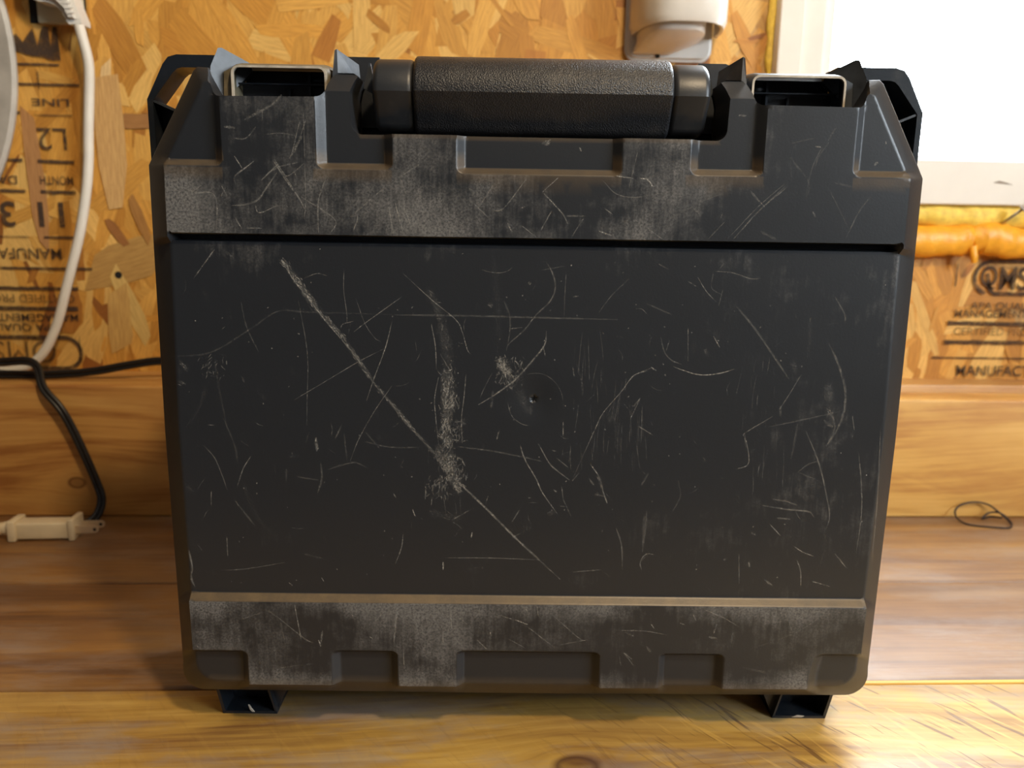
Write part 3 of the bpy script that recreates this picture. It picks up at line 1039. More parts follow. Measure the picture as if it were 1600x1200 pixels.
# drop points closer than .5 mm to the outline
cell = {}
for p in FL: cell.setdefault((int(p[0]//2), int(p[1]//2)), []).append(p)
def near(p):
    cx, cy = int(p[0]//2), int(p[1]//2)
    for i in (-1, 0, 1):
        for j in (-1, 0, 1):
            for q in cell.get((cx+i, cy+j), ()):
                if (q[0]-p[0])**2 + (q[1]-p[1])**2 < .36: return True
    return False
pts = [p for p in pts if not near(p)]
NF = len(FL)
for i in range(0, NF):
    a, c = FL[i-1], FL[(i+1) % NF]
    d = math.hypot(c[0]-a[0], c[1]-a[1]) or 1
    q = (FL[i][0]-(c[1]-a[1])/d*1.0, FL[i][1]+(c[0]-a[0])/d*1.0)
    if not inside(q[0], q[1], FL): q = (FL[i][0]+(c[1]-a[1])/d*1.0, FL[i][1]-(c[0]-a[0])/d*1.0)
    if inside(q[0], q[1], FL): pts.append(q)
allp = [Vector(p) for p in FL] + [Vector(p) for p in pts]
ed = [(i, (i+1) % NF) for i in range(NF)]
ov, oe, of, _, _, _ = delaunay_2d_cdt(allp, ed, [], 1, 1e-5)


def smooth(x, a, c):
    t = max(0, min(1, (x-a)/(c-a)))
    return t*t*(3-2*t)


def wear_at(u_, v_):
    rc = recess(u_, v_)
    n_ = noise.noise(Vector((u_*.03, v_*.03, 1.7)))
    n2_ = noise.noise(Vector((u_*.011, v_*.015, 5.7)))
    g = 0.0
    if v_ > 264.0:
        w = .56 + .34*n_ + .3*n2_
        w += .28*smooth(-u_, 150, 168)*smooth(295-v_, 0, 8)
        w -= .22*smooth(u_, 60, 110)
        if v_ > 305: w += .1
        w = w*(1-rc) + rc*.16
        w = max(w, .22)
    elif v_ < 80.5:
        w = .50 + .34*n_ + .25*n2_
        w += .22*smooth(-u_, 140, 165) + .25*smooth(v_, 66, 77) + .28*smooth(-v_, -44, -33)
        if u_ > 0: w += .12*smooth(u_, 60, 150)
        w = w*(1-rc) + rc*.10
    else:
        w = .22 + .14*n_ + .12*n2_
        w += .25*smooth(v_, 238, 258)*(.5+n_)
        w += .12*smooth(u_, 20, 120)
    if 0.03 < rc < .97:
        w = .15
        if 78 < v_ < 83: w, g = .3, .95
        elif 292.5 < v_ < 299.5: w, g = .2, .55
    # dusty line just outside the lower edge of the upper recesses and round the bay
    if 291 < v_ < 294.2 and (abs(u_) < 38 or 68 < abs(u_) < 104 or abs(u_) > 146): g = max(g, .35)
    if v_ < 34 : g = max(g, .25)  # bottom edge browned as if by light bouncing off the bench
    if 309 < v_ < 312.5 and abs(u_) < 84: g = max(g, .35)
    return max(0, min(1, w)), g


bm = bmesh.new()
wl_ = bm.verts.layers.float.new('wear'); gl_ = bm.verts.layers.float.new('grime_bounce')
fv = []
for p in ov:
    v = bm.verts.new(V3(p.x, p.y, height(p.x, p.y)))
    v[wl_], v[gl_] = wear_at(p.x, p.y)
    fv.append(v)
for t in of:
    try: bm.faces.new([fv[i] for i in t])
    except ValueError: pass
# rim: face loop -> small fillet -> outer rim -> straight side
def lerp(a, c, t): return a+(c-a)*t
rings = [fv[:NF]]
for t, dw in ((.10, .3), (.55, 0), (.93, .25), (1.0, 0)):
    ring = []
    for i in range(NF):
        hf = height(*FL[i])
        w_ = lerp(hf, RL[i][2], t) + dw*(1 if (FL[i][0]-RL[i][0])**2+(FL[i][1]-RL[i][1])**2 > 4 else 0)
        v = bm.verts.new(V3(lerp(FL[i][0], RL[i][0], t), lerp(FL[i][1], RL[i][1], t), w_))
        v[wl_] = .20; v[gl_] = .03 if FL[i][1] > 60 else .20  # lower rim browner: warm bounce from the bench put into the colour
        ring.append(v)
    rings.append(ring)
for w_, k in ((-30, 1.0), (-30.5, .995)):
    ring = []
    for i in range(NF):
        v = bm.verts.new(V3(RL[i][0]*k, RL[i][1] if k == 1 else (RL[i][1]-180)*k+180, w_)); v[wl_] = .25; v[gl_] = .1
        ring.append(v)
    rings.append(ring)
for a, c in zip(rings[:-1], rings[1:]):
    for i in range(NF):
        j = (i+1) % NF
        bm.faces.new([a[i], a[j], c[j], c[i]])
bmesh.ops.recalc_face_normals(bm, faces=bm.faces)
shell = mesh_obj('front_shell', bm, M_shell, CASE, angle=30)

# rear half of the case: the same outline, a little smaller, with its own side walls
bm = bmesh.new()
rear = [(-160, 312), (-160, 325), (160, 325), (160, 312)]
RO = [(-92, 306), (92, 306), (97, 336), (152, 336), (158, 334), (178, 298), (181, 290), (181, 38), (172, 25), (-172, 25), (-181, 38), (-181, 290), (-178, 298), (-158, 334), (-152, 336), (-97, 336)]
prism(bm, RO, lambda x, z, d: V3(x, z, d), -30.5, -47)
prism(bm, [(p[0]*1.0, p[1]) for p in [(-158, 338), (158, 338), (184, 300), (184.5, 290), (184.5, 30), (176, 8), (-176, 8), (-184.5, 30), (-184.5, 290), (-184, 300)]], lambda x, z, d: V3(x, z, d), -47, -108)  # bottom dropped close to the bench to deepen the shade under the case
bmesh.ops.recalc_face_normals(bm, faces=bm.faces)
mesh_obj('rear_shell', bm, M_blk, CASE)

# hinge blocks that carry the handle
for s in (-1, 1):
    b = bmesh.new()
    xa, xb = sorted((s*79.2, s*96))
    prism(b, [(xa, 318), (xb, 318), (xb, 350.8), (xb-2 if s > 0 else xb, 351.6), (xa+1, 351.6)], lambda x, z, d: V3(x, z, d), -40, -72)
    bmesh.ops.recalc_face_normals(b, faces=b.faces)
    mesh_obj('handle_mount', b, M_blk, CASE)

# handle
HA = thing  # (parts of the handle hang under one mesh: the grip)
def profile(rad, crease=True):
    """rounded section: full above, with a crease in front and a flatter underside"""
    out = []
    for k in range(48):
        a = 2*math.pi*k/48          # 0 = towards the camera, 90 = up
        c_, s_ = math.cos(a), math.sin(a)
        rr_ = rad
        p_, q_ = rr_*c_, rr_*s_
        if c_ > 0 and s_ < 0: p_ = min(p_, rad*(1.0-.62*(-s_)))
        out.append((p_, q_))
    return out


def bar_part(name, x0, x1, rad, edge, mat, parent, cw=-19.5, cv=329.6):
    b = bmesh.new()
    st_ = []
    for k in range(6):
        t = k/5*math.pi/2
        st_.append((x0+edge*(1-math.sin(t)), rad-edge*(1-math.cos(t)) if False else rad-edge*(1-math.sin(math.pi/2-t))*1.0))
    st_ = [(x0+edge*(1-math.cos(R(90*k/5))), rad-edge*(1-math.sin(R(90*k/5)))) for k in range(6)]
    st_ += [(x1-edge*(1-math.cos(R(90*k/5))), rad-edge*(1-math.sin(R(90*k/5)))) for k in range(5, -1, -1)]
    rg_ = []
    for x, r_ in st_:
        rg_.append([b.verts.new(V3(x, cv+q, cw+p)) for p, q in profile(r_)])
    for a, c in zip(rg_[:-1], rg_[1:]):
        for i in range(48): b.faces.new([a[i], a[(i+1) % 48], c[(i+1) % 48], c[i]])
    b.faces.new(rg_[0]); b.faces.new(list(reversed(rg_[-1])))
    bmesh.ops.recalc_face_normals(b, faces=b.faces)
    return mesh_obj(name, b, mat, parent, angle=25)


core = bmesh.new()
# arms of the handle going back to the mounts, joined by the core bar
for s in (-1, 1):
    xa, xb = sorted((s*66, s*78))
    prism(core, [(xa, 322), (xb, 322), (xb, 338), (xa, 338)], lambda x, z, d: V3(x, z, d), -20, -62)
tube(core, [V3(-84, 330, -58), V3(84, 330, -58)], .005, 16)
bmesh.ops.recalc_face_normals(core, faces=core.faces)
handle = mesh_obj('handle', core, M_blk, CASE)
bar_part('grip', -58.6, 61.2, 18.2, 2.0, M_grip, handle)
bar_part('collar', -77.5, -58.2, 16.6, 3.0, M_blk, handle)
bar_part('collar', 60.8, 78.5, 16.6, 3.0, M_blk, handle)

# latches
for s in (-1, 1):
    cx = s*121.8
    hwid = 22.2
    b = bmesh.new()
    def U(hw_, top, r_, z0=325.5):
        return [(cx-hw_, z0)] + [(cx-hw_+r_-r_*math.cos(R(a)), top-r_+r_*math.sin(R(a))) for a in (0, 22, 45, 68, 90)] + \
               [(cx+hw_-r_+r_*math.sin(R(a)), top-r_+r_*math.cos(R(a))) for a in (0, 22, 45, 68, 90)] + [(cx+hw_, z0)]
    o1 = U(hwid, 341.4, 3.6); i1 = U(hwid-1.0, 340.4, 2.8)
    # flared body of the latch round the opening, rising towards the back
    lay = [(U(hwid, 341.2, 3.6), -13.0), (U(hwid+1.2, 342.2, 4.6), -14.6), (U(hwid+2.4, 343.6, 5.2), -20), (U(hwid+3.0, 344.6, 5.2), -30), (U(hwid+3.0, 344.9, 5.2), -58)]
    rg_ = [[b.verts.new(V3(x, z, w_)) for x, z in L_] for L_, w_ in lay]
    for a, c in zip(rg_[:-1], rg_[1:]):
        for i in range(len(o1)-1): b.faces.new([a[i], a[i+1], c[i+1], c[i]])
    # skirt at each side of the opening
    for sx in (-1, 1):
        q = [(cx+sx*(hwid+.6), 341), (cx+sx*(hwid+4.6), 339.0), (cx+sx*(hwid+5.2), 326.5), (cx+sx*(hwid+.6), 325.8)]
        if sx*s < 0: q = q if sx > 0 else q[::-1]
        prism(b, q, lambda x, z, d: V3(x, z, d), -16.5 if sx*s > 0 else -16.5, -40)
    bmesh.ops.recalc_face_normals(b, faces=b.faces)
    lt = mesh_obj('latch', b, M_latch if s < 0 else M_rim2, CASE, angle=40)
    # worn light edge
    b = bmesh.new()
    A = [b.verts.new(V3(x, z, -12.4)) for x, z in o1]; B = [b.verts.new(V3(x, z, -12.4)) for x, z in i1]
    A2 = [b.verts.new(V3(x, z, -13.8)) for x, z in o1]; B2 = [b.verts.new(V3(x, z, -13.8)) for x, z in i1]
    for i in range(len(o1)-1):
        b.faces.new([A[i], A[i+1], B[i+1], B[i]]); b.faces.new([A[i], A2[i], A2[i+1], A[i+1]]); b.faces.new([B[i], B[i+1], B2[i+1], B2[i]])
    bmesh.ops.recalc_face_normals(b, faces=b.faces)
    tag(mesh_obj('latch_rim', b, M_rimdust, lt, angle=40), 'pale worn edge of the latch')
    # dark inside: back wall, ribs and a cross bar
    b = bmesh.new()
    box(b, (cx-hwid)*mm, (cx+hwid)*mm, 34*mm, 36*mm, 326*mm, 343*mm)
    box(b, (cx-hwid)*mm, (cx+hwid)*mm, 22*mm, 24*mm, 334.6*mm, 335.3*mm)
    box(b, (cx-s*(hwid-11)-.6)*mm, (cx-s*(hwid-11)+.6)*mm, 24*mm, 34*mm, 326*mm, 341*mm)
    box(b, (cx+.0)*mm, (cx+1.0)*mm, 28*mm, 34*mm, 326*mm, 334*mm)
    mesh_obj('latch_inside', b, M_blk2, lt)
    b = bmesh.new()
    tube(b, [V3(cx-s*(hwid-.4) - 0, 337.5, -27), V3(cx-s*(hwid-11), 337.5, -27)], .0022, 14)
    mesh_obj('hinge_pin', b, M_blk2, lt, smooth=True)

# guard ribs beside the latches
for s in (-1, 1):
    # outer rib: tall corner wedge
    b = bmesh.new()
    A = [(154.6, 330.0, -13), (153.8, 341.0, -14), (151.0, 349.6, -17), (149.4, 349.8, -17.5), (138.6, 344.6, -27), (139.2, 341.0, -28), (148.0, 328.0, -18)]
    B = [(156.0, 330.0, -20), (155.2, 341.0, -20), (152.2, 349.6, -21), (150.6, 349.8, -22), (139.8, 344.6, -32), (140.2, 341.0, -33), (150.0, 328.0, -24)]
    va = [b.verts.new(V3(s*x, z, w_)) for x, z, w_ in A]; vb = [b.verts.new(V3(s*x, z, w_)) for x, z, w_ in B]
    b.faces.new(va); b.faces.new(vb[::-1])
    for i in range(len(va)):
        j = (i+1) % len(va); b.faces.new([va[i], vb[i], vb[j], va[j]])
    bmesh.ops.recalc_face_normals(b, faces=b.faces)
    mesh_obj('guard_rib', b, M_rim2, CASE, angle=20)
    # inner rib: thin upright plate
    b = bmesh.new()
    A = [(96.8, 337.0, -12), (95.8, 348.8, -13.5), (94.8, 349.4, -13.8), (94.2, 337.0, -12)]
    B = [(88.0, 336.0, -25), (87.6, 344.8, -25), (86.8, 345.0, -25.5), (86.0, 336.0, -25.5)]
    va = [b.verts.new(V3(s*x, z, w_)) for x, z, w_ in A]; vb = [b.verts.new(V3(s*x, z, w_)) for x, z, w_ in B]
    b.faces.new(va); b.faces.new(vb[::-1])
    for i in range(4):
        j = (i+1) % 4; b.faces.new([va[i], vb[i], vb[j], va[j]])
    bmesh.ops.recalc_face_normals(b, faces=b.faces)
    mesh_obj('guard_rib', b, M_rim2, CASE)
    # small rib beside the collar
    b = bmesh.new()
    prism(b, [(s*78.6, 331), (s*84.5, 334), (s*84.0, 336.5), (s*81.8, 344.6), (s*81.0, 344.6)] if s > 0 else [(s*78.6, 331), (s*81.0, 345.6), (s*81.8, 345.6), (s*84.0, 337), (s*84.5, 334)],
          lambda x, z, d: V3(x, z, d), -24, -26)
    bmesh.ops.recalc_face_normals(b, faces=b.faces)
    mesh_obj('guard_rib', b, M_rim2, CASE)

# corner loops of the rear half
for s in (-1, 1):
    b = bmesh.new()
    path = [(195.4, 296), (195.4, 329.6), (186.6, 346.4), (183.8, 349.8), (179.5, 351.0), (150.0, 351.0)]
    inn_ = [(192.6, 296), (192.6, 329.0), (181.6, 342.6), (179.4, 344.4), (177.0, 345.0), (150.0, 345.0)]
    def lay(L_, w_): return [b.verts.new(V3(s*x, z, w_)) for x, z in L_]
    a0, a1, b0, b1 = lay(path, -39), lay(path, -54), lay(inn_, -39), lay(inn_, -54)
    for i in range(len(path)-1):
        b.faces.new([a0[i], a0[i+1], b0[i+1], b0[i]]); b.faces.new([a1[i], b1[i], b1[i+1], a1[i+1]])
        b.faces.new([a0[i], a1[i], a1[i+1], a0[i+1]]); b.faces.new([b0[i], b0[i+1], b1[i+1], b1[i]])
    for i in (0, -1): b.faces.new([a0[i], b0[i], b1[i], a1[i]])
    # back web below the cross rib, and the rib
    prism(b, [(s*193, 296), (s*193, 329), (s*176, 323.0), (s*176, 296)], lambda x, z, d: V3(x, z, d), -50, -53)
    if s > 0: prism(b, [(193, 328), (182, 343.5), (178, 346), (160, 346), (176, 322)], lambda x, z, d: V3(x, z, d), -50, -53)
    # inner bar of the loop, against the body
    prism(b, [(s*176.2, 322), (s*172.2, 331.5), (s*166.0, 345.8), (s*160, 350), (s*152, 340), (s*164, 322)], lambda x, z, d: V3(x, z, d), -50, -60)
    bmesh.ops.recalc_face_normals(b, faces=b.faces)
    cl_ = mesh_obj('corner_loop', b, M_blk2, CASE, angle=30)
    b = bmesh.new()
    va = [b.verts.new(V3(s*x, z, w_)) for x, z, w_ in ((193.0, 329.8, -39.5), (193.0, 328.6, -39.5), (177.5, 322.0, -39.5), (177.5, 323.4, -39.5))]
    vb = [b.verts.new(V3(s*x, z, w_)) for x, z, w_ in ((193.0, 329.8, -52), (193.0, 328.6, -52), (177.5, 322.0, -52), (177.5, 323.4, -52))]
    b.faces.new(va); b.faces.new(vb[::-1])
    for i in range(4):
        j = (i+1) % 4; b.faces.new([va[i], vb[i], vb[j], va[j]])
    bmesh.ops.recalc_face_normals(b, faces=b.faces)
    mesh_obj('cross_rib', b, M_rim2, cl_)

# feet: open boxes slanting outwards
for s in (-1, 1):
    b = bmesh.new()
    wf, wb_ = -22, -58
    def quadbox(P0, P1, t):
        """thin slab between two points of the section, t thick to the inside"""
        d = Vector((P1[0]-P0[0], P1[1]-P0[1])).normalized(); nn = Vector((-d.y, d.x))*t
        q = [P0, P1, (P1[0]+nn.x, P1[1]+nn.y), (P0[0]+nn.x, P0[1]+nn.y)]
        prism(b, [(s*x, z) for x, z in q], lambda x, z, d_: V3(x, z, d_), wf, wb_)
    quadbox((169.6, 0), (174.2, 21.5), 1.6)
    quadbox((139.4, 0), (145.0, 21.5), -1.0)
    prism(b, [(s*x, z) for x, z in ((140.0, 0), (169.6, 0), (169.9, 1.5), (140.3, 1.5))], lambda x, z, d_: V3(x, z, d_), wf, wb_)
    prism(b, [(s*x, z) for x, z in ((141.0, 1.5), (169, 1.5), (173, 24), (146, 24))], lambda x, z, d_: V3(x, z, d_), -36, wb_)
    prism(b, [(s*x, z) for x, z in ((140.0, .6), (145.5, 22), (131.0, 22))], lambda x, z, d_: V3(x, z, d_), -26, wb_)
    bmesh.ops.recalc_face_normals(b, faces=b.faces)
    mesh_obj('foot', b, M_blk2, CASE)
    b = bmesh.new()
    if s < 0: q = [(-153.2, 1.2), (-151.9, 1.2), (-153.6, 3.4), (-154.8, 5.4), (-155.3, 5.6), (-154.6, 3.0)]
    else: q = [(150.5, .9), (156.0, .9), (157.5, 1.6), (153.5, 2.0)]
    prism(b, q, lambda x, z, d_: V3(x, z, d_), -21.6, -22.2)
    bmesh.ops.recalc_face_normals(b, faces=b.faces)
    mesh_obj('worn_chip', b, M_rimdust, CASE)

# ------------------------------------------------------------------ scratches: thin raised scores in the plastic
def scratch_mat():
    t = NT('scored_plastic')
    co = t.coord()
    op = attr(t, 'op').outputs['Fac']
    n1 = t.noise(co, 1300, 3, .75)
    n2 = t.noise(co, 260, 3, .6)
    t.base((.44, .42, .38)); t.p('Roughness', .5); t.p('Specular IOR Level', .4)
    k = t.math('MULTIPLY', t.ramp(n1, [(.40, .10), (.58, 1.0)]), t.ramp(n2, [(.36, .35), (.56, 1.0)]))
    tr = t.n('ShaderNodeBsdfTransparent'); mx_ = t.n('ShaderNodeMixShader')
    t.l(t.math('MULTIPLY', op, k), mx_.inputs[0]); t.l(tr.outputs[0], mx_.inputs[1]); t.l(t.b.outputs[0], mx_.inputs[2])
    t.l(mx_.outputs[0], t.out.inputs['Surface'])
    return t.m


M_scr = scratch_mat()
bm = bmesh.new()
ol = bm.verts.layers.float.new('op')
SEQ = [0]


def score(P, wd, op, step=2.0):
    """ribbon over the polyline P (mm on the case face), soft across: transparent at both edges"""
    Q = [Vector((p[0], p[1], 0)) for p in P]
    L_ = sum((Q[i+1]-Q[i]).length for i in range(len(Q)-1))
    C_ = catmull(Q, max(1, int(L_/(len(Q)-1)/step)+1)) if len(Q) > 2 else [Q[0].lerp(Q[1], i/max(1, int(L_/step)+1)) for i in range(max(1, int(L_/step)+1)+1)]
    SEQ[0] += 1
    lift = .045 + (SEQ[0] % 23)*.0022
    n_ = len(C_)
    prev = None
    sd_ = rng.uniform(0, 99)
    for i, p in enumerate(C_):
        d = (C_[min(i+1, n_-1)]-C_[max(i-1, 0)])
        d = d.normalized() if d.length else Vector((1, 0, 0))
        nn = Vector((-d.y, d.x, 0))
        e = min(1, (i+.5)/max(1, n_*.14), (n_-i-.5)/max(1, n_*.22))
        e = max(.15, e)
        jit = 1+.35*noise.noise(Vector((i*.8, sd_, 0)))
        hw_ = wd*.5*(.35+.65*e)*jit
        row = []
        for k, a in ((-1, 0), (-.35, 1), (.35, 1), (1, 0)):
            q = p + nn*hw_*k
            v = bm.verts.new(V3(q.x, q.y, height(q.x, q.y)+lift))
            v[ol] = a*min(1, op*(.55+.45*e))*(1+.3*noise.noise(Vector((i*1.3, sd_, 4))))
            row.append(v)
        if prev:
            for k in range(3): bm.faces.new([prev[k], prev[k+1], row[k+1], row[k]])
        prev = row


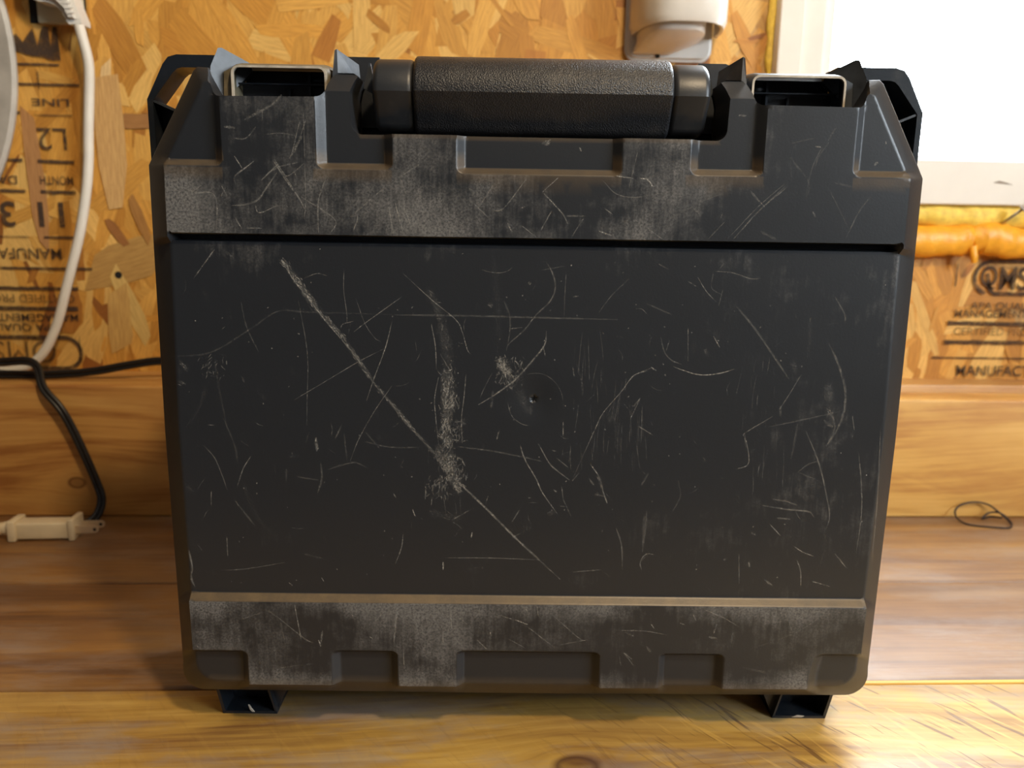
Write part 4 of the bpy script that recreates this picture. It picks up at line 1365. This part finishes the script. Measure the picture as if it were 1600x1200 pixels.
SC='''-121.7 252.8,-115.8 244.6,-110.7 237,-104.1 227.9|3.72|0.62
-104.1 227.9,-95.1 218,-86.1 204.7,-78.5 192.9|2.63|0.55
-78.5 192.9,-68.5 181,-59.5 170.5|2.02|0.5
-121.4 252,-115.8 242.7,-108.5 233.2,-101.2 223.3,-92.2 212.5,-84.6 202.4|0.7|0.6
-153.1 256.8,-163.8 243.1|0.7|0.5
-111.2 243.9,-105 246.3,-99.7 245.2|0.46|0.35
-92 248.4,-92.4 238.8,-91.2 227.3,-91.3 222.7|0.39|0.5
-94.3 220.3,-93.1 222.3,-88 223.7|0.39|0.5
-64.7 235.8,-71.7 230.7,-82.6 222.8,-88.1 218.5|0.46|0.5
-86.3 233.6,-82.6 222.8,-78.1 215.9,-75.1 214|0.39|0.4
-69.5 223.8,-72.8 211.2,-78.5 196.1,-82.6 184.4|0.54|0.7
-118.9 183.9,-102 194.2,-86.1 203.9,-72.8 210.9|0.46|0.45
-114.3 233.2,-111.5 214.6,-110.8 202,-111.7 186,-112.4 171.4|0.46|0.35
-141.9 232.7,-139.8 220.4,-134.6 208|0.78|0.2
-176.3 205,-157.5 207.6,-138.4 218.9,-124.1 228,-108.7 227.8,-54.8 227|1.08|0.12
-150.4 203.4,-150.4 201.4|0.78|0.5
-143.4 196,-142 192.8|1.55|0.2
-156.1 204.5,-154.7 189.4,-151.8 170|1.24|0.09
-147.9 255.7,-143.5 253.2|1.71|0.2
-145.7 254.7,-145.4 248.6|0.78|0.2
-136.6 189.7,-132.2 184.1|2.02|0.1
-173.3 202.7,-169.7 198.8|2.33|0.3
-174.7 193.1,-170.9 191.6|2.02|0.25
-159.9 193.3,-165.5 178.8,-172.3 169.8|2.33|0.08
-63.8 246.9,-50.1 234.5,-38.5 225,-35.4 218.9,-33.1 211,-31.5 208.3|0.46|0.7
-50.5 222.9,-48.6 212.4,-48.1 200.5|0.46|0.7
-47 197,-48.9 186.9,-48.7 178.8,-47 162.4|0.46|0.7
-46.3 208.5,-40.8 199,-40.1 195.1|0.46|0.4
-33.6 198.3,-34.5 187.1,-35.7 175.7,-35.2 163.4|0.46|0.6
-26.4 249.4,-22.5 248.3,-17.2 248,-13.4 249.2,-11.7 250.8|0.39|0.5
4.1 254,7.7 248,9.1 241.2,6.9 235,0.1 228,-5.2 220.9,-12.8 213.7,-13.9 210.5|0.93|0.3
2.3 249.6,14.1 251.8|0.46|0.3
5.4 220.2,4 212.4,-6.3 199.5,-11 194.7,-20.3 187.7,-27.4 183.2|1.01|0.55
4 212.4,5.1 208.1|0.62|0.6
44.7 246.3,36.2 237.8,29.6 228.4|0.62|0.2
14.2 248.9,13.8 239,13.7 226.6|0.54|0.25
-15.5 234.7,-12.6 227,-12.5 219.2,-13.6 212.9|0.93|0.18
-12.2 221.2,-6 222|0.54|0.35
18.7 202.7,19.5 198.3|0.7|0.5
57.3 202.9,48.8 198.7,42.9 190.6,34.6 180,30.9 171.7,20.5 145.8|0.62|0.45
-20.8 199.3,-25.1 190.5,-26.6 186.4|0.46|0.35
-20.3 190.5,-21 181.6|1.55|0.2
-67.1 227.1,-36.2 227.2,2.5 226.8,39.8 226.4|1.08|0.24
-52.4 240.2,-47.8 231.1,-45.5 223.4|4.65|0.22
-46.3 223.4,-43.2 212.5,-41.6 200.6|6.59|0.2
-43.2 200.6,-42.4 187,-43.2 170.7|7.36|0.5
-43.2 172.3,-42.8 162.5,-41.6 154.2,-40 145.8,-36.7 137.4|6.97|0.42
-48 162.4,-40.8 147.5|4.65|0.25
-17.4 206.5,-12.6 198.7|5.42|0.6
-18.9 204.1,-11 197.1|3.1|0.5
-12.5 195.5,-10.9 191.5|3.88|0.35
-4.7 198.8,3.1 199.3,9.5 195.8,13.6 189.4,15 181.3|0.31|0.25
-13.2 185,-10.7 177.7,-5.8 173.7,-1.8 172.9|0.39|0.5
-4.1 243.3,-2.5 242.9|1.71|0.5
-23.1 233,-20.8 232.3|2.63|0.4
17.7 237.1,20.4 237.5|0.93|0.4
20.2 205.5,23.8 193.6,24 187.9|1.08|0.12
-21.1 255.9,-18.5 234.6,-17.5 211.3|3.88|0.07
-7.7 190.7,-2.8 181.1,-0.4 180.3|4.65|0.14
49.5 183.4,52.5 187.5|0.78|0.4
68 203.7,77.7 200.5,84.7 199.8,92.4 201,98.4 203|0.68|0.8
57.1 203.3,59.8 201.6|0.77|0.8
46.2 195.7,49.1 199.3,55.5 201.5|0.51|0.7
97 233.7,104.5 225.7,112.1 216.3,119.8 206,125.7 198.2|1.19|0.25
143.6 216.4,148.3 208.2,151.7 200.3,154.2 192.4,154.4 181.6,151.8 172.6,147.3 164.3|1.53|0.3
144.5 239.1,150 230.7,150.7 226.4|0.85|0.3
84.8 250.4,94.2 249.7,102.8 247.1,107.9 247.4|0.68|0.25
84.8 250,84.5 242.4,89.8 239.1|0.51|0.2
77.4 247.4,82 240.7,87.1 235.7|0.51|0.5
90 242.1,88.4 234|0.51|0.3
58.4 253.3,63.2 250.9|0.51|0.5
73.1 245.2,76.8 243.1|0.6|0.5
74.2 223.1,75.2 206.2|0.51|0.4
86.9 219,90.3 213.6|0.6|0.7
61.1 218.2,63.2 211.3,66.9 207,72.2 204.9|0.77|0.25
153 182.5,130.2 176.8,117.2 173.9|0.68|0.25
119 179.3,106 170.6,106 168.3,107 162.8|0.6|0.45
131.6 200.9,127.1 192,122.2 183|0.68|0.3
53.4 234.3,65.6 229.4|0.85|0.25
159 179.9,160.6 172.7|0.6|0.4
145.1 196.7,149 174.3|5.12|0.2
83 212.4,84.9 209|2.56|0.25
133.5 227.9,134.4 208|2.56|0.1
126.6 207.8,129 200.8|3.41|0.15
65.5 216.5,64.1 211.3|0.51|0.4
122.5 184.8,123 178.5|1.36|0.2
131.6 181.3,134.4 178.6|2.56|0.15
143.5 194.9,147.4 190.5|1.71|0.2
52.7 187.8,48.4 177.4|0.68|0.35
53.8 183.8,54.1 163.9|0.6|0.3
106 170,108.9 155.4,102.9 151.6|0.6|0.5
136.3 172.2,144.6 154.9,149.6 139.2,152.5 127.9,151.4 120.3|0.94|0.35
164.1 160.7,167 145,168.8 128.1,168.2 107|0.77|0.4
134.2 150.6,139.2 154.8,144.4 156.7|0.68|0.3
134.2 150.6,146.3 145.7|0.51|0.25
117.8 132.6,129.7 130.9,141.5 129.6,144.5 126.8|1.02|0.4
122.9 136,129.3 135.1,135.8 132.9|0.85|0.35
125.5 126.1,132.8 125.5|1.02|0.3
122.2 122.7,128.1 116.6|0.77|0.65
135.4 110.9,140.7 107.6,146.2 105.6|0.68|0.7
137.9 103.2,140.3 96.9,141.1 88.6|0.77|0.5
157.3 106.9,164 99.2|0.77|0.5
146.8 91.6,156.2 88.8|0.68|0.5
107.6 106.3,108.8 89.7|0.85|0.3
58.7 129.1,58.3 117.2,57.5 106.1|1.19|0.2
63.9 105.3,59.8 105.7,56.8 101.8,57.7 96.9|0.51|0.6
121.9 92.3,126.3 88.9|1.36|0.35
52.5 173.3,59.8 168.9|0.6|0.5
112.6 117.9,115.4 116.7|2.22|0.45
112.9 102,113.6 99.1|1.36|0.55
145.1 177.7,149 174.2|1.71|0.3
132 175.7,130.1 157.5|1.53|0.15
99.6 102.8,101.8 103.8|1.19|0.4
147.2 183.2,150.7 174.2,147.3 164.1|1.19|0.2
149.4 122.1,152.1 112.6,149.1 96.1|1.71|0.12
58.6 149.1,55.3 142.6|1.19|0.2
73.9 145.6,75.3 136.3,70.5 126.8|1.02|0.12
85.6 157.8,86.7 155.1|2.05|0.15
173.7 174.5,176.1 135.7,176.7 104.2|0.68|0.35
-163.8 160.4,-159 154.3,-155.9 146,-153.6 137.6|0.7|0.3
-140.7 155.4,-145 148.6,-148.5 139|0.62|0.4
-149.9 131.7,-140.8 119|1.08|0.2
-155.1 112.4,-155.3 102|0.78|0.5
-159.2 94,-146 95.1,-126.2 98.8|0.54|0.4
-69.9 192.2,-78.8 179.2,-87 164.4,-91.3 153.5|0.54|0.4
-94.8 172.5,-98.5 165|0.78|0.35
-65.3 114.8,-66.2 107.8,-69.6 98.2|0.62|0.5
-106.1 152.5,-105.8 144.1,-108.2 136.5|1.24|0.25
-153.5 174.9,-148.4 160.2,-147.6 151.1|1.24|0.12
-102.6 148.8,-95.3 151.4,-88.9 152.7,-83.3 150.3|1.08|0.18
-174.9 104.8,-173.8 96,-174.6 89.9,-172.9 84.6|1.24|0.4
-108.1 164.9,-107.9 159.1|1.86|0.6
-107.6 90.7,-106.4 88.5|0.62|0.9
-124.6 87.8,-122.6 86.2|0.78|0.7
-60.3 127.8,-59.1 124.8|0.62|0.9
-94.1 167.5,-92.9 153.5|1.08|0.12
-161.2 171.1,-158.1 171|0.7|0.45
-122.3 155.6,-116.7 155.7|2.79|0.12
-123.4 148.9,-123.7 142.2|1.24|0.12
-117.9 144.8,-107.6 143.3|1.08|0.15
-161.6 136.7,-162.1 129|0.62|0.4
-69.9 136.6,-68.7 134.5|0.7|0.7
-116.2 103.7,-105.6 100.8|1.4|0.1
-175 140.7,-170.5 135.7|3.1|0.12
-83.4 168.5,-76.7 160.4|0.93|0.2
-83.9 163.6,-71.1 160.9,-55.2 161.1|0.93|0.2
-145.3 142.8,-140.5 125.9,-129.8 110.5|3.1|0.06
-67.7 178.5,-53.6 163.2,-40 145.8|1.86|0.5
-40 145.8,-23.7 129.9,-8 113.8,15.6 91.2|1.32|0.55
-48 159.1,-35.9 137.4|4.65|0.3
-6.4 163,-3.9 155.5,1.9 145.5,5.4 138,13.4 126.6|0.78|0.7
2.8 163.5,8.2 154,12.3 149.9,18.9 144.9|0.78|0.55
20.2 144.5,23.7 148.8|0.62|0.55
29.1 153.5,33.4 147.6|0.7|0.65
33.4 147.6,35.7 140.1|2.02|0.4
35.7 140.1,38.4 132.9|0.93|0.5
32.1 137.5,36.2 136.7|2.33|0.3
-37.6 161.6,-20 159.5,-3.9 156.4,5 154.4|0.93|0.28
-44 102.4,-19.4 102.5,7.9 101.7|0.62|0.42
-18.1 165.7,-16.9 170.2|0.93|0.5
43.5 119.6,46.7 110.1,47.7 96.9|1.08|0.3
22.1 95.3,37 96.8|0.7|0.4
-30.1 116.5,-30.5 113.5|0.78|0.8
-44.9 100.2,-44.9 95.8|0.85|0.9
-6.2 128.5,-9.8 122.4|0.78|0.35
14.8 175.6,15 167.4|0.62|0.5
-60.3 128.2,-59.1 124.8|0.62|0.8
15 141.5,16 134.7|0.62|0.5
16 134.7,20.3 125.4|0.7|0.25
39.7 180.8,42.3 165.3|2.02|0.12
-53.7 138.9,-53.9 133.8|0.54|0.5
-50.5 134.7,-50.9 130.5|0.54|0.5
28.6 145.9,31.2 142.6|1.08|0.5
57.7 97,56.7 100.6,59.8 105|0.54|0.5
57.4 127.5,57.6 106.7|1.24|0.15
8.1 126.9,12.1 127.8|2.33|0.25
-4.8 118.1,0.9 119.1|4.65|0.1
-9.6 113.8,-5.6 116|0.78|0.3
11 139.7,12.6 138.5|1.08|0.5
-1.9 135.3,-0.3 135.2|0.93|0.6
-52.1 127,-35.9 122.9|4.65|0.12
-40.4 122.9,-31 128.6|0.7|0.3
-23.3 131.7,-22.2 135.9|0.54|0.35
12.2 156.2,17.9 151.6|0.62|0.45
9.6 160.3,11.7 159.9|0.93|0.3
-122.9 298.6,-116.7 288.8,-111.1 280.9,-108.7 275.9|0.85|0.5
-121 292.3,-126.4 285,-130.4 279.9,-137.1 277.6,-143.1 277.2|1.08|0.4
-108 296.7,-108.2 279.5,-109.1 271.5|0.54|0.4
-98.2 291.2,-102.3 279.6,-102.7 265|0.85|0.35
-131.6 277.7,-129.9 274.1,-121.6 277.5|0.62|0.5
-110.3 281.7,-95.1 271.8,-97.1 265.1|0.54|0.5
-71.8 286.3,-87.6 273|0.62|0.45
-87.6 273,-84.3 272.7,-87.4 264.2|0.62|0.6
-66.7 279.5,-63.1 265.7|0.62|0.65
-69.7 278,-67.6 264.9|0.85|0.5
-63 278.1,-59.3 269.4|0.62|0.6
-162.7 282.2,-150.2 281.7,-150.1 264.3|0.7|0.45
-155.1 286.7,-162.8 281.5|0.62|0.45
-140.1 299.4,-136.7 293.8|0.54|0.5
-131.4 297.1,-140.2 290.5,-139.7 285.9|0.62|0.4
-64.3 291.1,-60.7 281|0.54|0.5
-54.7 297.6,-65 291|0.54|0.5
-108.3 296.7,-115.9 290.9,-118.7 293.7|0.7|0.4
-127.7 289.3,-120.9 294.4,-109.8 297.4|0.78|0.3
-112.9 293.1,-112.1 290.3|0.7|0.7
-146.7 286.1,-144.3 281.1|0.54|0.5
-144.8 285.4,-147.3 281.1|0.54|0.4
-136.2 267.1,-128.7 267|0.7|0.5
-141.1 271.7,-138.4 266.7|0.7|0.5
-5.5 292,-16.1 278.2,-22 277|0.7|0.4
-21.4 288.2,-28 278|0.62|0.4
8.9 292.3,1.7 285.7|0.62|0.45
2.4 285,10.9 276.4,14 271.3|0.7|0.65
29.7 291.2,35.9 285.5,44.2 283.9,51.6 285.1|0.46|0.4
35.6 293.5,43.8 292.5|0.78|0.75
46.8 292.6,50.5 291.9,52.9 288.7|0.93|0.9
45.1 304.3,41.8 287.8|0.54|0.35
53 301.6,52.7 292.3|0.46|0.35
6.3 277.4,1.3 268.2|0.7|0.4
-7.7 270.3,-0.1 264.5|0.62|0.4
12.4 275,22.1 275.1|1.08|0.25
21.4 274.4,15 264|0.54|0.3
28.7 268.3,34.5 266.5|0.78|0.6
31 278.6,34.8 276.1|0.7|0.4
50.8 270.5,60.2 264|0.54|0.4
49.8 277,47.1 270.4|0.93|0.25
-14.5 271.6,-12.2 267.2|0.7|0.6
-32.9 287.3,-29.5 283.7|0.62|0.4
-29.5 279.4,-23.5 273.7|0.62|0.5
-7.9 278.3,-6.4 279|0.93|0.6
1.1 307.8,4.8 308.2|2.63|0.7
18.5 306.3,19.6 304.6|0.93|0.5
23.4 280.3,26.4 281.8|1.86|0.2
40.9 273.2,44 272.6|2.02|0.2
115.5 289.8,103.8 279.4,92.2 265.7|0.81|0.35
114.2 291.3,102.2 280.1,89 265.2|0.49|0.3
98.4 288,106.1 280.2|0.57|0.3
116 303,125.5 291.9,124.7 284.3|0.65|0.18
134.8 289.8,146.5 270.8|0.57|0.2
155.2 286.3,150.4 279.4,145.3 266.9|0.9|0.2
128.3 279,130.1 276.3|1.14|0.35
133.2 310,129.1 304,127.7 298.7|0.73|0.2
104.6 269.4,112.8 265.6|1.46|0.2
72.3 279.6,76.4 276.6|1.63|0.2
84.4 285.9,76 282.7|0.57|0.2
87.6 273.7,80.3 265.5|0.57|0.25
71.8 280,60 274|0.73|0.2
81.2 287.4,123.7 286.6|2.44|0.05
156.8 300.7,158.6 301.9|1.63|0.4
127.2 308.1,129.6 307.9|1.14|0.3
116 303,117.3 292.5|0.49|0.2
137.3 292.1,146.1 290.4|1.14|0.15
85.5 275.2,86.2 277.5|0.65|0.5
-121 77.4,-118.1 56.8|0.7|0.65
-128.7 69.3,-116.8 58.6,-111.9 56|0.78|0.4
-128.4 67.5,-126.8 55.8|1.08|0.3
-148.5 69.1,-138.5 72.7|0.7|0.4
-107.1 63.2,-108.2 56|1.24|0.4
-135.5 74.6,-127.9 68.8|0.7|0.3
-91.6 72.4,-90.8 70.1|0.7|0.7
-82.8 59.9,-80.3 58.6|0.93|0.6
-137 50.2,-137.4 42|0.7|0.3
-132.4 41.1,-120.7 43.1,-112.3 44.1|0.62|0.3
-68.4 78,-70.4 56.4|0.78|0.4
-75.1 74.3,-80.1 68|0.62|0.3
-172.4 53.9,-171.7 53|1.08|0.7
-109.3 57.8,-108.2 54.2|0.93|0.8
-67.6 78,-70.4 54.6|0.7|0.45
-40.9 74.7,-40 63.1|0.62|0.5
-39.6 73.9,-30.5 65.9|0.62|0.4
-7.3 70.2,-0.6 67.6|0.78|0.75
-27.1 58.7,-21.2 52.8|0.62|0.45
-0.6 66.2,14.7 53.7|0.78|0.35
12.5 72.7,26.2 60.2,30.4 59.3|0.62|0.4
16.3 56.4,29.6 59.3|0.62|0.3
-17.3 73.2,-9 70.6|0.7|0.4
-20.5 64.2,-19.7 61.5|0.7|0.7
-24.2 63.2,-23.7 62.3|0.7|0.7
3.7 78.8,4.6 72.6|0.78|0.4
-44.6 63.9,-44.6 55.8|1.08|0.35
-54.6 49.3,-50.4 52.1|0.7|0.4
49.9 52.2,55.3 44.9|0.7|0.5
47.5 50.4,48.6 44.9|0.54|0.4
-3.3 77.8,-0.8 75.2|1.86|0.5
-65.4 52.8,-65.1 43.7|0.7|0.5
50.2 64.1,54.5 61.4|1.86|0.3
-11.3 59.8,-2 54.4|0.78|0.3
90.3 77.1,100.6 72.7,109.3 67.4|0.62|0.5
47.7 64.9,61 64.6,72 62.5|0.7|0.4
78.3 69.3,80.9 68.5|0.78|0.7
63.3 68.7,65.1 66|0.7|0.6
93.8 61.8,98.1 61|1.55|0.4
97.5 69.1,96.2 63.7|1.24|0.35
84.7 74.4,86.6 70.8|0.7|0.5
115.3 54.8,136.4 63.2,149.1 71.5|0.62|0.2
132 76.7,138 64.1|0.62|0.25
106.2 64.7,105.8 58.3|1.08|0.2
49.9 52.2,54.3 48.6|0.7|0.5
61.5 56,64.2 52.4|1.55|0.2
130.4 75.8,131.2 74|0.93|0.5
112.7 44.6,126.5 41.1|1.55|0.15
-122 298.5,-113.2 284.4|0.62|0.5
-107.8 320,-108 298.2|0.5|0.35
-108.8 308.9,-115 298.6|1.24|0.35
-109.7 315,-113.7 300.9|0.62|0.4
-140.1 299.3,-136.9 294.3|0.62|0.5
-131.5 297.2,-138.8 291.4|0.62|0.45
-125.7 309.1,-118.1 309.8,-109.4 308.3|0.5|0.3
-144.1 312.2,-138.9 311.7|1.24|0.4
-128.3 288.7,-123.4 293.4,-119.8 296.3|0.62|0.4
-135.2 315.1,-122.2 322,-117.4 326.5|1.36|0.25
-126.3 319.7,-126.7 315.3|0.62|0.4
-139.7 307.2,-134.5 307.3,-129.6 312.4|0.87|0.25
-106.1 317.8,-112.6 300.9|0.74|0.3
115.7 309.3,126.1 311.8|0.56|0.25
130.5 308.5,126.6 299.3,124.4 284.8|0.56|0.22
135.7 316.5,132.7 310.8|0.99|0.2
127 308.1,129.4 308|0.87|0.4
161 311.8,161.5 310.1|0.74|0.6
156.9 300.7,158.5 302.1|1.49|0.45
116.2 303.1,120.2 297.5|0.62|0.18
91.7 321.8,95.2 321.6|1.36|0.4
114.9 290.5,107.1 282.8|0.56|0.3
98.4 287.3,103.6 282.2|0.5|0.25
105.8 321.1,106.2 321|0.62|0.6'''
for ln in SC.strip().split('\n'):
    a, w_, o_ = ln.split('|')
    P = [tuple(float(t) for t in q.split()) for q in a.split(',')]
    w_ = float(w_); o_ = float(o_)
    if w_ < 1.7:
        score(P, max(w_, .42)*1.05, min(1, o_*.92), 1.5)
        continue
    # broad scuffs: a faint haze with many short fine strokes in it
    score(P, w_*1.1, o_*.34, 1.5)
    for i in range(len(P)-1):
        (xa, ya), (xb, yb) = P[i], P[i+1]
        L_ = math.hypot(xb-xa, yb-ya) or 1
        ax_, ay_ = (xb-xa)/L_, (yb-ya)/L_
        for k in range(int(L_*w_*(1.1 if o_ >= .3 else .5)*(.4+o_))+1):
            t_ = rng.random(); off_ = rng.gauss(0, .24)*w_
            x, y = xa+(xb-xa)*t_-ay_*off_, ya+(yb-ya)*t_+ax_*off_
            an = math.atan2(ay_, ax_) + rng.gauss(0, .35 if w_ < 4 else .7)
            l_ = rng.uniform(.4, 2.2 if w_ < 4 else 3.0)
            score([(x-math.cos(an)*l_/2, y-math.sin(an)*l_/2), (x+math.cos(an)*l_/2, y+math.sin(an)*l_/2)], rng.uniform(.22, .5), min(1, o_*rng.uniform(.7, 1.9)), 2.0)


def fine(n_, *a_, **k_): _fine(int(n_*1.5), *a_, **k_)


def _fine(n_, u0, u1, v0, v1, lmin, lmax, wmin, wmax, o0, o1, ang=90, spread=25, curve=.1, cond=None):
    for _ in range(n_):
        x, y = rng.uniform(u0, u1), rng.uniform(v0, v1)
        if cond and not cond(x, y): continue
        a = R(rng.gauss(ang, spread)); L_ = rng.uniform(lmin, lmax)
        dx, dy = math.cos(a)*L_/2, math.sin(a)*L_/2
        y0_, y1_ = y-dy, y+dy
        if min(y0_, y1_) < v0-1 or max(y0_, y1_) > v1+1 or abs(x)+abs(dx) > 172: continue
        bx, by = -dy*rng.uniform(-curve, curve)*2, dx*rng.uniform(-curve, curve)*2
        score([(x-dx, y-dy), (x+bx, y+by), (x+dx, y+dy)], rng.uniform(wmin, wmax)*1.35, min(1, 1.1*rng.uniform(o0, o1)), 2.5)


flat = lambda x, y: recess(x, y) < .02
left = lambda x, y: flat(x, y) and rng.random() < (1.0 if x < 40 else .45)
fine(360, -171, 171, 266, 293, 2, 14, .16, .34, .12, .5, 88, 22, .1, left)
fine(260, -171, 171, 266, 293, 2, 12, .16, .30, .12, .45, 60, 60, .25, left)
fine(150, -90, 20, 268, 292, 6, 20, .15, .28, .15, .42, 85, 7, .04, flat)
fine(160, -144, -104, 296, 324, 2, 12, .16, .3, .12, .4, 80, 25, .1, flat)
fine(60, 105, 144, 296, 324, 3, 14, .16, .3, .08, .22, 60, 25, .1, flat)
fine(70, -66, -38, 294, 309, 2, 10, .16, .3, .12, .4, 88, 20, .1, flat)
fine(420, -170, 170, 34, 77, 2, 13, .16, .34, .12, .45, 90, 26, .1, flat)
fine(240, -170, 170, 34, 77, 2, 10, .16, .30, .12, .42, 40, 60, .25, flat)
fine(110, -68, -36, 34, 77, 5, 20, .15, .28, .15, .45, 84, 8, .04, flat)
fine(70, -170, 170, 86, 258, 1.5, 7, .16, .32, .08, .35, 90, 50, .2)
fine(90, -170, 170, 86, 258, .4, 1.0, .35, .7, .3, .9, 90, 90, .2)
fine(110, -170, 170, 34, 325, .4, 1.0, .30, .6, .4, 1.0, 90, 90, .2, flat)
for (ux, vx, n_) in ((38, 175, 26), (50, 172, 16), (20, 165, 12), (-45, 140, 22), (110, 190, 16), (120, 160, 18), (28, 205, 10)):
    fine(n_*.6, ux-9, ux+9, max(86, vx-22), min(258, vx+22), 5, 22, .2, .4, .06, .2, 90, 5, .03)
for (ux, vx, rd, n_) in ((-12, 200, 7, 60), (-158, 200, 6, 20), (-40, 170, 6, 60), (-40, 150, 7, 60), (-48, 140, 6, 40), (-41, 185, 4, 30)):
    fine(n_, ux-rd, ux+rd, vx-rd, vx+rd, 1, 4, .2, .45, .15, .5, 70, 40, .2)
sc_ = mesh_obj('scratch_marks', bm, M_scr, shell, smooth=True)
sc_['kind'] = 'stuff'
tag(sc_, 'pale scratches and scuffs all over the face of the case')
